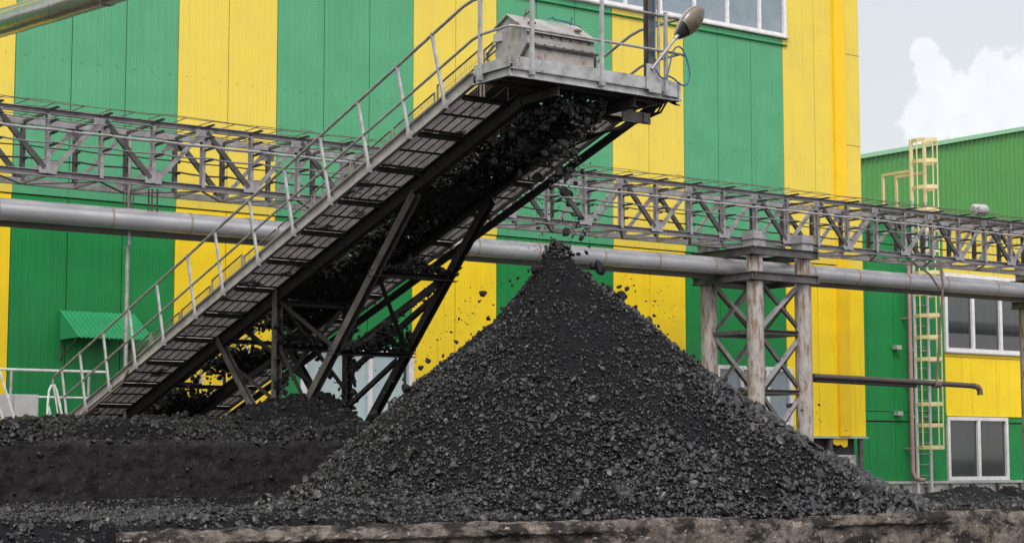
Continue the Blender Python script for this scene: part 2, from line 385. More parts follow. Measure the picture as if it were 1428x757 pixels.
# ================================================================== THE SETTING
g = MB(); g.add([(-3000,-3000,-.9),(3000,-3000,-.9),(3000,3000,-.9),(-3000,3000,-.9)], [(0,1,2,3)])
o = g.mesh('ground', MAT['asphalt']); o = bpy.data.objects.new('ground', o); COL.objects.link(o); tag(o, 'dusty dark asphalt ground around the plant', 'ground', kind='structure')
g = MB(); g.box((-14, 15.75, -.9), (19.5, 27.5, -.01)); g.box((19.5, 15.75, -.9), (34, 20.4, -.012))
me = g.mesh('yard', MAT['asphalt']); o = bpy.data.objects.new('yard', me); COL.objects.link(o); tag(o, 'raised coal yard floor behind the low concrete wall', 'yard', kind='structure')

# ------------------------------------------------------------------ main striped building
YF = 36.0; PW = 1.213; TOPZ = 15.6; BOTZ = 1.33
bld = thing('factory_building', 'tall factory hall with wide vertical green and yellow cladding stripes', 'building', (13.85, YF, 0))
edges = []; x = 13.85-PW*5; seq = []
# stripes: green three sheets, yellow two sheets
X0 = 13.85-PW*5*2
k = 0
while True:
    a = 13.85+(k-2)*5*PW
    seq.append((a, 3, 'green')); seq.append((a+3*PW, 2, 'yellow')); k += 1
    if a+5*PW > 38.0: break
WIN = [(20.60, 23.60, 1.44, 3.25), (33.10, 35.86, 1.60, 3.16), (26.5, 35.83, 12.26, 14.2)]
def holes(x0, x1, z0, z1):
    """rectangles of the sheet x0..x1, z0..z1 not covered by a window"""
    segs = [(z0, z1)]
    for (a, b, c, d) in WIN:
        if a < x1-.02 and b > x0+.02:
            new = []
            for (p, q) in segs:
                if d <= p or c >= q: new.append((p, q))
                else:
                    if c > p: new.append((p, c))
                    if d < q: new.append((d, q))
            segs = new
    return segs
for (a, n, colr) in seq:
    if a > 38.4: continue
    for hazy in (False, True):  # second pass: upper course, with haze put into its colour
        z0, z1 = (6.28, TOPZ) if hazy else (BOTZ, 6.05)
        mb = MB()
        for i in range(n):
            p, q = a+i*PW+.009, a+(i+1)*PW-.009
            # split the sheet where a window edge cuts it
            cutx = sorted({p, q} | {c for w in WIN for c in w[:2] if p < c < q})
            for s, e in zip(cutx[:-1], cutx[1:]):
                for (lo, hi) in holes(s, e, z0, z1): mb.box((s, YF, lo), (e, YF+.05, hi))
            for zf in ((8.95, 12.05) if hazy else (3.7,)):
                for j in range(3):
                    xx = p+.2+j*.4
                    mb.box((xx-.014, YF-.012, zf-.014), (xx+.014, YF+.01, zf+.014))
        part(colr+'_cladding', mb, colr+('_hazy' if hazy else ''), bld)
    mb = MB()
    mb.box((a+.004, YF-.03, 6.075), (a+n*PW-.004, YF+.04, 6.262))
    mb.box((a+.004, YF-.045, 6.262), (a+n*PW-.004, YF+.04, 6.285))
    part('flashing_band', mb, colr+('_hazy' if colr == 'green' else '_hazy'), bld)
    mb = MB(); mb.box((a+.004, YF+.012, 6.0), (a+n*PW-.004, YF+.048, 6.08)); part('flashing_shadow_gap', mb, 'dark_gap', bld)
mb = MB(); mb.box((1.7, YF+.06, BOTZ), (38.60, YF+.3, TOPZ-.1)); mb.box((38.3, YF+.3, BOTZ), (38.60, YF+30, TOPZ-.1)); mb.box((1.7, YF+.3, BOTZ), (2.0, YF+30, TOPZ-.1)); mb.box((1.7, YF+29.7, BOTZ), (38.6, YF+30.0, TOPZ-.1))
part('wall', mb, 'dark_gap', bld)
mb = MB(); mb.box((1.4, YF-.25, TOPZ), (38.9, YF+30.2, TOPZ+.25)); part('roof', mb, 'roof_grey', bld)
# corner return: raised pilaster and corner strip
mb = MB(); mb.box((37.62, YF-.10, BOTZ), (38.05, YF-.004, TOPZ)); part('corner_pilaster', mb, 'yellow_trim', bld)
mb = MB(); mb.box((38.06, YF-.05, 6.06), (38.66, YF+.055, TOPZ)); mb.box((38.61, YF+.056, 6.06), (38.66, YF+30, TOPZ)); part('corner_cladding', mb, 'yellow_hazy', bld)
mb = MB(); mb.box((38.06, YF-.05, BOTZ), (38.66, YF+.055, 6.055)); mb.box((38.61, YF+.056, BOTZ), (38.66, YF+30, 6.055)); part('corner_cladding', mb, 'yellow', bld)
for zf in (3.0, 9.5, 12.1):
    mb = MB(); mb.box((38.08, YF-.055, zf-.008), (38.655, YF-.049, zf+.004)); part('corner_seam', mb, 'rust', bld)
# windows
def window(parent, x0, x1, z0, z1, y, mull, glass, fr=.09, depth=.10, frame_mat='white', name='window'):
    mb = MB()
    yf = y-.035; yb = y+depth
    mb.box((x0, yf, z1-fr), (x1, yb, z1)); mb.box((x0, yf, z0), (x1, yb, z0+fr))
    mb.box((x0, yf, z0+fr), (x0+fr, yb, z1-fr)); mb.box((x1-fr, yf, z0+fr), (x1, yb, z1-fr))
    for m, w in mull: mb.box((m-w/2, yf+.004, z0+fr), (m+w/2, yb, z1-fr))
    fo = part('window_frame' if name == 'window' else name, mb, frame_mat, parent)
    xs = [x0+fr]+[c for m, w in mull for c in (m-w/2, m+w/2)]+[x1-fr]
    for a, b in zip(xs[0::2], xs[1::2]):
        p = MB(); p.box((a, y+.045, z0+fr), (b, y+.06, z1-fr)); part('pane', p, glass, fo)
    s = MB(); s.box((x0-.04, y-.09, z0-.045), (x1+.04, y-.002, z0-.004)); part('sill', s, 'plinth_trim', fo)
    return fo
window(bld, *WIN[0], YF, [(21.76, .20), (22.42, .11)], 'glass_pale', .14)
mb = MB(); mb.box((23.36, YF+.02, 1.6), (23.42, YF+.044, 3.09)); mb.box((22.5, YF+.02, 3.05), (23.36, YF+.044, 3.09)); part('sash_gap', mb, 'dark_gap', bld)
window(bld, *WIN[1], YF, [(34.0, .08), (34.95, .12)], 'glass_grey', .10)
w = window(bld, *WIN[2], YF, [(26.5+1.19*i, .085) for i in range(1, 8)], 'glass_grey', .10)
mb = MB(); mb.box((26.4, YF-.06, 12.02), (35.83, YF-.002, 12.05)); part('flashing_strip', mb, 'green', bld)
# plinth with loose insulation
mb = MB(); mb.box((1.7, YF-.06, 1.27), (38.75, YF+.35, 1.325)); part('plinth_sill', mb, 'plinth_trim', bld)
mb = MB(); mb.box((1.7, YF+.30, -.9), (38.55, YF+.6, 1.27)); part('plinth_wall', mb, 'dark_gap', bld)
for xx in (34.9, 36.0, 37.35, 38.55):
    mb = MB(); mb.box((xx-.06, YF+.02, -.9), (xx+.06, YF+.12, 1.27)); part('plinth_post', mb, 'truss_dark', bld)
mb = MB(); mb.poly_extrude([(37.44, YF+.03, 1.27), (38.02, YF+.03, 1.27), (38.0, YF+.03, 1.06), (37.86, YF+.03, 1.02), (37.74, YF+.03, 1.10), (37.6, YF+.03, 1.07), (37.45, YF+.03, 1.12)], (0, .04, 0)); part('loose_yellow_sheet', mb, 'yellow_trim', bld)
def foil(x0, x1, z0, z1, y, seed, amp=.10):
    xs = np.linspace(x0, x1, max(8, int((x1-x0)*14))); zs = np.linspace(z0, z1, 16)
    XX, ZZ = np.meshgrid(xs, zs); YY = y-amp*fbm(XX*2.5, ZZ*2.5, seed, 4)+.05*np.abs(np.sin(XX*7+ZZ*3))
    return grid_mesh('insulation', xs, zs, None, 'foil', P=np.stack([XX, YY, ZZ], -1), smooth=False)
for (a, b, c, d) in ((36.1, 37.3, -.2, .95), (37.4, 38.5, -.2, .82)):
    link_np('insulation', foil(a, b, c, d, YF+.2, 3), parent=bld)
# lean-to canopy
cn = MB(); rows = 33
for i in range(rows):
    xa = 14.92+i*(1.64/rows); w_ = 1.64/rows
    zoff = .016 if i % 2 == 0 else 0
    cn.add([(xa, 35.97, 3.72+zoff), (xa+w_, 35.97, 3.72+zoff), (xa+w_, 35.0, 3.14+zoff), (xa, 35.0, 3.14+zoff),
            (xa, 35.97, 3.70+zoff), (xa+w_, 35.97, 3.70+zoff), (xa+w_, 35.0, 3.12+zoff), (xa, 35.0, 3.12+zoff)],
           [(0,1,2,3),(4,7,6,5),(3,2,6,7),(0,4,5,1),(0,3,7,4),(1,5,6,2)])
cano = part('canopy', cn, 'green_roof', bld)
mb = MB(); mb.poly_extrude([(14.93, 35.96, 3.69), (14.93, 35.02, 3.13), (14.93, 35.96, 3.13)], (.012,0,0)); part('canopy_cheek', mb, 'green_roof', cano)
mb = MB(); mb.tube([(14.96, 35.95, 2.72), (14.96, 35.15, 3.11)], .018); mb.tube([(14.96, 35.97, 2.7), (14.96, 35.97, 3.1)], .018); part('bracket', mb, 'truss_dark', cano)
mb = MB(); mb.tube([(16.5, 35.95, 2.72), (16.5, 35.15, 3.11)], .018); mb.tube([(16.5, 35.97, 2.7), (16.5, 35.97, 3.1)], .018); part('bracket', mb, 'truss_dark', cano)

# ------------------------------------------------------------------ low annex on the right
YA = 38.0; AX = 38.7
ann = thing('annex_building', 'low green and yellow annex with white windows beside the striped hall', 'building', (AX, YA, 0))
def sheets(x0, x1, z0, z1, y, pw=1.2):
    mb = MB(); n = max(1, round((x1-x0)/pw)); w_ = (x1-x0)/n
    for i in range(n): mb.box((x0+i*w_+.008, y, z0), (x0+(i+1)*w_-.008, y+.05, z1))
    return mb
part('green_cladding', sheets(AX, 44.42, 2.12, 8.05, YA), 'green', ann)
part('green_cladding', sheets(AX, 44.42, .06, 1.80, YA), 'green', ann)
part('green_cladding', sheets(47.34, 60.0, .06, 1.80, YA), 'green', ann)
mb = MB(); mb.box((AX, YA-.03, 1.84), (44.42, YA+.04, 2.10)); part('flashing_band', mb, 'green', ann)
mb = MB(); mb.box((47.34, YA-.03, 1.84), (60, YA+.04, 1.995)); part('flashing_band', mb, 'green', ann)
part('yellow_cladding', sheets(44.44, 60.0, 2.02, 3.86, YA), 'yellow', ann)
mb = MB(); mb.box((44.44, YA-.03, 3.86), (60, YA+.04, 3.99)); part('flashing_band', mb, 'yellow_trim', ann)
part('yellow_cladding', sheets(44.44, 60.0, 6.45, 8.05, YA), 'yellow_hazy', ann)
mb = MB(); mb.box((AX, YA+.06, -.9), (60, YA+.2, 8.0)); mb.box((59.8, YA+.2, -.9), (60, YA+14, 8.0)); part('wall', mb, 'dark_gap', ann)
mb = MB(); mb.box((AX, YA-.22, 8.06), (60.3, YA+19, 8.24)); part('roof', mb, 'truss_dark', ann)
window(ann, 44.46, 47.32, .06, 2.0, YA, [(45.92, .13)], 'glass', .11)
window(ann, 44.46, 52.0, 4.0, 6.44, YA, [(45.78+1.33*i, .12) for i in range(5)], 'glass', .12)
mb = MB(); mb.box((AX, YA-.10, -.03), (60, YA+.05, .05)); part('plinth_sill', mb, 'plinth_trim', ann)
link_np('insulation', foil(AX, 60, -.88, -.04, YA+.0, 8, .06), parent=ann)
for i in range(18):
    xx = 40.1+i*1.1
    mb = MB(); mb.box((xx-.04, YA-.10, -.9), (xx+.04, YA-.04, -.035)); part('plinth_post', mb, 'truss_dark', ann)
# small wall lamps near the ladder
for zz_ in (1.98, 3.95):
    for xx in (42.2,):
        mb = MB(); mb.box((xx-.17, YA-.22, zz_+.02), (xx+.05, YA-.05, zz_+.14)); part('wall_bracket', mb, 'cabinet', ann)

# ------------------------------------------------------------------ far ribbed building
far = thing('warehouse', 'far green ribbed metal shed with a sloping roof edge behind the annex', 'building', (62, 58, 0))
mb = MB(); x = 46.0; pitch = .34
def far_top(x): return 14.3+(x-62.17)*.2175 if x < 84 else 14.3+(84-62.17)*.2175-(x-84)*.2175
while x < 122:
    xs = [x, x+.07, x+.11, x+.24, x+.28, x+.34]; ys = [58, 58, 58.045, 58.045, 58, 58]
    vs = []; 
    for a, b in zip(xs, ys): vs += [(a, b, -.9), (a, b, far_top(a))]
    mb.add(vs, [(2*i, 2*i+2, 2*i+3, 2*i+1) for i in range(5)]); x += pitch
part('ribbed_wall', mb, 'green_far', far)
mb = MB()
for a, b in ((46, 84), (84, 122)):
    mb.add([(a, 57.8, far_top(a)), (b, 57.8, far_top(b)), (b, 90, far_top(b)), (a, 90, far_top(a)), (a, 57.8, far_top(a)+.2), (b, 57.8, far_top(b)+.2), (b, 90, far_top(b)+.2), (a, 90, far_top(a)+.2)],
           [(0,3,2,1),(4,5,6,7),(0,1,5,4),(1,2,6,5),(2,3,7,6),(3,0,4,7)])
part('roof', mb, 'green_edge', far)
mb = MB(); mb.box((46, 58.1, -.9), (46.2, 90, 10.5)); part('side_wall', mb, 'green_far', far)

# ------------------------------------------------------------------ pipes and cable gallery
TF, TB = 32.15, 33.35; TZ0, TZ1 = 5.85, 7.12; PITCHX = 1.05; XA = 13.02
truss = thing('cable_gallery', 'long grey lattice truss carrying cables across the striped facade', 'truss', (13.0, 32.75, 5.85))
xs0, xs1 = XA-4*PITCHX, XA+30*PITCHX
for y, fl in ((TF, False), (TB, True)):
    for nm, z, h in (('top_chord', 7.06, .11), ('bottom_chord', 5.91, .12)):
        mb = MB(); mb.chan((xs0, y, z), (xs1, y, z), .09, h, .012, flip=fl); part(nm, mb, 'truss', truss)
pm = MB(); pm.chan((0,0,.06), (0,0,1.15), .07, .12, .012, up=(0,1,0)); post_me = pm.mesh('post', MAT['truss'])
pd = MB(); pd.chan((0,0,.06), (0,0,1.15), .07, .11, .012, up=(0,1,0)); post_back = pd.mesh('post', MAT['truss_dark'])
gm = MB(); gm.box((-.17, -.006, 0), (.17, .006, .24)); gus_me = gm.mesh('gusset', MAT['truss'])
bm_ = MB(); bm_.chan((0,0,0), (0,-.36,0), .05, .035, .008); br_me = bm_.mesh('bracket', MAT['truss_dark'])
d1 = MB(); d1.angle((0,0,.0), (-PITCHX+.12,0,-1.0), .075, .012, up=(0,1,0)); dl_me = d1.mesh('diagonal', MAT['truss'])
d2 = MB(); d2.chan((0,0,.0), (PITCHX-.12,0,-1.0), .10, .07, .012, up=(0,1,0)); dr_me = d2.mesh('diagonal', MAT['truss_dark'])
d3 = MB(); d3.angle((0,0,.0), (-PITCHX+.12,0,-1.0), .07, .012, up=(0,1,0)); dl2_me = d3.mesh('diagonal', MAT['truss'])
rest = MB(); nbr = 0
for k in range(-3, 30):
    X_ = XA+k*PITCHX
    p = inst('post', post_me, truss, (X_, TF-.01, TZ0)); q = inst('post', post_back, truss, (X_+.0, TB+.01, TZ0))
    for j, zb in enumerate((7.09, 6.86, 6.64, 6.42)):
        if nbr < 96 and k < 24: inst('bracket', br_me, p, (X_+.03, TF-.04, zb)); nbr += 1
        else: rest.chan((X_+.03, TF-.04, zb), (X_+.03, TF-.40, zb), .05, .035, .008)
        if j > 1: rest.chan((X_, TB-.04, zb-.1), (X_, TB-.22, zb-.1), .04, .03, .008)
    if k % 2:
        inst('gusset', gus_me, p, (X_, TF-.055, 6.80)); inst('gusset', gus_me, q, (X_, TB+.05, 6.80))
        inst('diagonal', dl_me, truss, (X_-.06, TF-.065, 7.0)); inst('diagonal', dr_me, truss, (X_+.06, TF-.03, 7.0))
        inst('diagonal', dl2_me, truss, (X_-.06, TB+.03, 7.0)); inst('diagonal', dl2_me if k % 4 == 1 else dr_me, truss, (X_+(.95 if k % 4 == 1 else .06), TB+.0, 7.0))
    else:
        inst('gusset', gus_me, p, (X_, TF-.055, 5.90)); inst('gusset', gus_me, q, (X_, TB+.05, 5.90))
part('bracket', rest, 'truss_dark', truss, kind='stuff')
for k in range(-3, 30):
    X_ = XA+k*PITCHX
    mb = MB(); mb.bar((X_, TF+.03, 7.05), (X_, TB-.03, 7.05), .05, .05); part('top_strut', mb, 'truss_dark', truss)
    mb = MB(); mb.bar((X_, TF+.03, 5.88), (X_, TB-.03, 5.88), .06, .05); part('bottom_strut', mb, 'truss', truss)
    ya_, yb_ = (TF+.05, TB-.05) if k % 2 else (TB-.05, TF+.05)
    mb = MB(); mb.bar((X_+.04, ya_, 5.845), (X_+PITCHX-.04, yb_, 5.845), .06, .012); part('wind_brace', mb, 'truss_dark', truss)
# rusty bar mat on the top
mb = MB()
for y in (31.82, 31.95, 32.5, 33.4):
    pts = [(xs0+i*.5, y+random.uniform(-.02,.02), 7.185+random.uniform(-.014,.02)) for i in range(int((xs1-xs0)/.5)+1)]
    mb.tube(pts, .0075, 5)
for i in range(int((xs1-xs0)/.53)):
    xx = xs0+i*.525+random.uniform(-.04,.04)
    mb.bar((xx, 31.78-random.uniform(0,.03), 7.165), (xx+random.uniform(-.04,.04), 33.42, 7.165), .015, .012)
for i in range(11):
    xx = random.uniform(xs0, xs1); mb.tube([(xx, 31.9, 7.19), (xx+random.uniform(-.3,.4), 31.9+random.uniform(0,.4), 7.2+random.uniform(.02,.14))], .006, 4)
part('bar_mat', mb, 'rust', truss)
def cable(z, y, r, sag, lab, mat='cable'):
    pts = []
    for k in range(-3, 29):
        for j in range(4):
            t = j/4; X_ = XA+(k+t)*PITCHX; pts.append((X_, y, z-4*sag*t*(1-t)+random.uniform(-.003,.003)))
    mb = MB(); mb.tube(pts, r, 6); solo('cable', mb, mat, lab, 'cable', 'cables on the lattice gallery', smooth=True, origin=(XA, y, z))
cable(6.685, TF-.25, .032, .012, 'thick grey cable on the third arms, outer face of the lattice gallery', 'truss')
cable(6.452, TF-.28, .018, .03, 'thin sagging cable on the lowest arms, outer face of the lattice gallery')
cable(6.895, TF-.16, .013, .02, 'thinnest cable on the second arms, outer face of the lattice gallery')
cable(6.345, TB-.2, .018, .03, 'sagging dark cable on lowest arms inside the rear face of the gallery', 'black_cable')
cable(6.57, TB-.22, .014, .02, 'dark cable on the middle arms inside the rear face of the gallery', 'black_cable')
# hanger rods
mb = MB()
for xx in (14.86, 14.92, 15.0, 15.06): mb.tube([(xx, TB-.5, 5.86), (xx, TB-.5, 5.30)], .014, 5)
part('hanger_rods', mb, 'rust', truss)
mb = MB()
for xx in (15.22, 15.29, 15.4): mb.tube([(xx, TF+.35, 5.86), (xx, TF+.35, 5.42)], .016, 5)
part('hanger_rods', mb, 'rust', truss)

def pipe(name, a, b, r, mat, label, seams=(), seed=0, cat='pipe'):
    rr = random.Random(seed); a = np.array(a, float); b = np.array(b, float); n = 40
    t = thing(name, label, cat, tuple(a))
    pts = [a+(b-a)*i/n+np.array((0, 0, rr.uniform(-.006,.006))) for i in range(n+1)]
    mb = MB(); mb.tube(pts, r, 24); part('pipe_body', mb, mat, t, smooth=True)
    d = (b-a)/np.linalg.norm(b-a)
    for s in seams:
        p = a+d*s; mb = MB(); mb.tube([p-d*.02, p+d*.02], r+.008, 24); part('seam_band', mb, 'seam', t, smooth=True)
    return t
pipe('steam_pipe', (8.0, 32.75, 5.26), (56.0, 32.75, 5.38), .205, 'pipe', 'thick silver clad pipe running under the lattice gallery', [1.1+i*1.72+random.uniform(-.35,.35) for i in range(27)], 1)
pipe('return_pipe', (8.0, 33.12, 5.11), (56.0, 33.12, 5.22), .135, 'pipe_low', 'dark grey pipe below and behind the thick silver pipe', [], 2)
pA = np.array((10.1, 27.0, 7.3)); pB = np.array((10.55, 24.45, 7.3)); dd = (pB-pA)
pipe('overhead_pipe', pA-dd*2.2, pA+dd*2.4, .215, 'pipe_shiny', 'short stretch of glossy silver pipe crossing the top left corner', [5.05, 8.6], 3)

# trestles under the gallery
def trestle(x0, x1, label):
    t = thing('pipe_trestle', label, 'trestle', ((x0+x1)/2, 32.75, -.9))
    y0, y1 = 31.93, 33.55
    for xx in (x0, x1):
        for y in (y0, y1):
            mb = MB(); mb.tube([(xx, y, -.9), (xx, y, 2.5), (xx, y, 4.9)], .205, 14); mb.tube([(xx, y, 4.9), (xx, y, 5.92)], .185, 14)
            co = part('column', mb, 'column', t, smooth=True)
            mb = MB(); mb.box((xx-.225, y-.225, 5.90), (xx+.225, y+.225, 5.93)); mb.box((xx-.19, y-.19, 5.705), (xx+.19, y+.19, 5.90)); mb.box((xx-.20, y-.20, 5.93), (xx+.20, y+.20, 6.10)); part('column_head', mb, 'truss', co)
            mb = MB()
            for a in (0, 1.57, 3.14, 4.71):
                mb.bar((xx+.20*math.cos(a), y+.20*math.sin(a), 4.95), (xx+.20*math.cos(a), y+.20*math.sin(a), 5.56), .11, .03, up=(math.cos(a), math.sin(a), 0))
            part('clamp_plate', mb, 'column', co)
    for z in (5.62, 5.02):
        for y in (y0-.22, y1+.22):
            mb = MB(); mb.ibeam((x0-.3, y, z), (x1+.3, y, z), .12, .20, .018); part('tie_beam', mb, 'truss_dark', t)
        for xx in (x0-.24, x1+.24):
            mb = MB(); mb.ibeam((xx, y0-.3, z-.0), (xx, y1+.3, z-.0), .12, .194, .018); part('tie_beam', mb, 'truss_dark', t)
    for z in (3.72, 2.30):
        for y in (y0, y1):
            mb = MB(); mb.chan((x0+.2, y, z), (x1-.2, y, z), .10, .10); part('tie_beam', mb, 'truss_dark', t)
        for xx in (x0, x1):
            mb = MB(); mb.chan((xx, y0+.2, z), (xx, y1-.2, z), .10, .10); part('tie_beam', mb, 'truss_dark', t)
    for (za, zb) in ((4.9, 3.85), (3.6, 2.4), (2.2, .9)):
        for y in (y0, y1):
            for s in (0, 1):
                mb = MB(); a, b = (x0+.18, x1-.18) if s else (x1-.18, x0+.18)
                mb.angle((a, y+.02*s, za), (b, y+.02*s, zb), .085, .012, up=(0,1,0)); part('cross_brace', mb, 'truss_dark' if s else 'truss', t)
        for xx in (x0, x1):
            for s in (0, 1):
                mb = MB(); a, b = (y0+.18, y1-.18) if s else (y1-.18, y0+.18)
                mb.angle((xx+.02*s, a, za), (xx+.02*s, b, zb), .085, .012, up=(1,0,0)); part('cross_brace', mb, 'truss_dark' if s else 'truss', t)
    return t
trestle(30.62, 32.22, 'weathered four column trestle right of the coal pile under the gallery')
trestle(42.72, 44.3, 'second trestle at the far right end of the gallery, mostly cut off')

# rusty drain pipe and its hanger
dp = thing('drain_pipe', 'dark rusty pipe with a downturned end hung in front of the annex', 'pipe', (32.6, 31.9, 2.6))
mb = MB(); mb.tube([(32.5, 31.9, 2.70), (35.5, 31.9, 2.66), (38.45, 31.9, 2.60), (38.58, 31.9, 2.575), (38.64, 31.9, 2.50), (38.65, 31.9, 2.38)], .068, 12); part('pipe_body', mb, 'rust_pipe', dp, smooth=True)
mb = MB(); mb.tube([(38.4, 31.9, 2.60), (38.56, 31.9, 2.58), (38.64, 31.9, 2.50), (38.652, 31.9, 2.37)], .078, 12); part('elbow', mb, 'rust', dp, smooth=True)
mb = MB(); mb.tube([(32.6, 31.97, 2.605), (36.25, 31.97, 2.555)], .05, 10); part('lower_pipe', mb, 'rust_pipe', dp, smooth=True)
mb = MB(); mb.tube([(36.95, 31.9, 2.62), (37.35, 31.95, 5.2), (37.4, 32.1, 5.86)], .032, 8); part('hanger', mb, 'rust', dp, smooth=True)
mb = MB(); mb.tube([(36.85, 31.9, 2.61), (37.05, 31.9, 2.61)], .095, 10); part('clamp', mb, 'rust', dp, smooth=True)
mb = MB(); mb.tube([(36.2, 32.2, 5.88), (36.9, 32.0, 5.45), (37.3, 31.95, 5.0)], .025, 6); part('strut', mb, 'rust', dp)

fl = thing('floodlight', 'round pale grey housing sitting on top of the gallery at right', 'lamp', (38.9, 31.95, 7.15))
mb = MB(); mb.tube([(38.62, 31.95, 7.26), (38.66, 31.95, 7.27), (39.05, 31.92, 7.28), (39.12, 31.9, 7.27)], [.11, .15, .15, .10], 14); part('housing', mb, 'cabinet', fl, smooth=True)
mb = MB(); mb.box((38.75, 31.88, 7.12), (38.95, 32.0, 7.16)); mb.tube([(38.66, 31.83, 7.3), (38.66, 31.78, 7.3)], .05, 8); part('mount', mb, 'galv', fl)

pl = MB(); pl.tube([(15.08, 33.06, .9), (15.06, 33.06, 4.8)], .040, 8); pl.tube([(15.06, 33.0, 4.8), (15.04, 33.0, 6.95)], .036, 8)
solo('standpipe', pl, 'rail', 'thin grey vertical pole rising behind the silver pipe to the gallery', 'pole', smooth=True, origin=(15.08, 33.06, .9))

# ------------------------------------------------------------------ caged ladder and rain pipe on the annex
ld = thing('cage_ladder', 'tall caged ladder with cream yellow hoops on the annex wall', 'ladder', (43.1, 37.7, -.3))
LX0, LX1, LY = 42.80, 43.40, 37.74
for xx in (LX0, LX1):
    mb = MB(); mb.bar((xx, LY, -.35), (xx, LY, 8.5), .08, .05); r_ = part('rail', mb, 'ladder_rail', ld)
    mb = MB(); mb.bar((xx, LY, 8.5), (xx, LY, 10.36), .13, .05); part('rail_top', mb, 'ladder_yellow', ld)
zr = -.1; rm = MB(); rm.tube([(LX0, 0, 0), (LX1, 0, 0)], .012, 6); rung = rm.mesh('rung', MAT['rail'])
while zr < 8.4: inst('rung', rung, ld, (0, LY, zr)); zr += .32
hp = [(LX0-.02, 37.70), (LX0-.06, 37.45), (LX0+.02, 37.2), (LX0+.2, 37.05), (LX1-.2, 37.05), (LX1-.02, 37.2), (LX1+.06, 37.45), (LX1+.02, 37.70)]
hm = MB()
for (a, b) in zip(hp[:-1], hp[1:]): hm.bar((a[0], a[1], 0), (b[0], b[1], 0), .012, .115)
hoop = hm.mesh('hoop', MAT['ladder_yellow'])
for z in (10.32, 9.68, 8.88, 8.2, 7.58, 6.95, 6.28, 5.64, 4.99, 4.34, 3.68, 3.0, 2.34, 1.71, 1.05): inst('hoop', hoop, ld, (0, 0, z))
for i in (1, 3, 4, 6):
    a = hp[i]; mb = MB(); mb.bar((a[0], a[1]+.012, 1.02), (a[0], a[1]+.012, 10.36), .045, .01); part('strap', mb, 'ladder_yellow', ld)
for xx in (LX0, LX1):
    mb = MB(); mb.bar((xx, LY, 9.42), (xx, LY+1.15, 9.42), .06, .09); mb.bar((xx, LY+1.15, 9.46), (xx, LY+1.15, 8.2), .07, .07); part('roof_handrail', mb, 'ladder_yellow', ld)
for z in (1.95, 3.95, 5.9):
    for xx in (LX0, LX1):
        mb = MB(); mb.box((xx-.03, LY+.02, z), (xx+.03, YA-.002, z+.06)); part('wall_bracket', mb, 'ladder_rail', ld)
rp = thing('rain_pipe', 'pinkish rain pipe beside the caged ladder on the annex wall', 'pipe', (42.62, 37.72, 0))
mb = MB(); mb.tube([(42.58, 37.74, 6.6), (42.58, 37.74, .32), (42.64, 37.72, .17), (42.8, 37.66, .09), (42.95, 37.62, .08)], .062, 10); part('pipe_body', mb, 'pink_pipe', rp, smooth=True)
for z in (1.0, 3.0, 4.9):
    mb = MB(); mb.tube([(42.58, 37.74, z), (42.58, 37.74, z+.05)], .075, 10); mb.box((42.5, 37.72, z), (42.56, YA-.003, z+.04)); part('clip', mb, 'pink_pipe', rp)

# ------------------------------------------------------------------ rails and bits by the conveyor foot, left
gr = thing('platform_railing', 'white two bar railing along the green wall at left', 'railing', (13.3, 34.5, .4))
mb = MB(); mb.tube([(10.6, 34.5, 2.42), (15.30, 34.5, 2.42), (15.36, 34.5, 2.36), (15.36, 34.5, 1.2)], .026, 8); mb.tube([(10.6, 34.5, 1.90), (15.34, 34.5, 1.90)], .022, 8); part('rail', mb, 'rail_white', gr, smooth=True)
for xx in (11.9, 13.36, 14.95):
    mb = MB(); mb.tube([(xx, 34.5, .3), (xx, 34.5, 2.42)], .03, 8); part('post', mb, 'rail', gr, smooth=True)
cb = thing('control_cabinet', 'plain light grey cabinet at the far left edge before the railing', 'cabinet', (13.3, 34.2, .4))
mb = MB(); mb.box((12.7, 34.0, 1.47), (13.72, 34.4, 1.93)); part('body', mb, 'cabinet', cb)
mb = MB(); mb.box((12.76, 33.975, 1.50), (13.2, 33.998, 1.90)); mb.box((13.23, 33.975, 1.50), (13.68, 33.998, 1.90)); part('door', mb, 'cabinet', cb)
mb = MB(); mb.box((12.8, 34.05, .3), (12.9, 34.35, 1.47)); mb.box((13.55, 34.05, .3), (13.65, 34.35, 1.47)); part('leg', mb, 'galv', cb)
kb = thing('support_beam', 'low grey horizontal steel beam beside the conveyor foot', 'beam', (13.5, 33.6, 1.3))
mb = MB(); mb.ibeam((11.0, 33.7, 1.36), (14.2, 33.7, 1.36), .14, .16); part('beam', mb, 'galv_dusty', kb)
mb = MB(); mb.box((13.75, 33.55, 1.22), (14.2, 33.85, 1.52)); part('end_plate', mb, 'galv_dusty', kb)
mb = MB(); mb.box((12.0, 33.6, -.9), (12.2, 33.8, 1.28)); mb.box((13.9, 33.6, -.9), (14.1, 33.8, 1.22)); part('leg', mb, 'galv_dusty', kb)
mb = MB(); mb.tube([(12.68, 31, 1.0), (12.68, 31, 1.62), (12.70, 31, 1.9), (12.745, 31, 1.99), (12.79, 31, 2.0), (12.84, 31, 1.9), (13.08, 31, .95)], .022, 8)
mb.tube([(12.70, 31, 1.62), (12.86, 31, 1.0)], .018, 8); mb.tube([(12.84, 31.02, 1.9), (12.92, 31.02, 1.62)], .028, 8)
solo('stair_handrail', mb, 'rail_white', 'white hooped tube handrail sticking out of coal near conveyor foot', 'handrail', smooth=True, origin=(12.8, 31, 1))
mb = MB(); mb.tube([(11.55, 31, 2.62), (11.82, 31, 2.15), (12.20, 31, 1.05)], .022, 8); mb.tube([(11.7, 31, 1.85), (12.02, 31, 1.05)], .022, 8); mb.tube([(11.95, 31.0, 1.82), (11.97, 31.0, 1.74)], .03, 8)
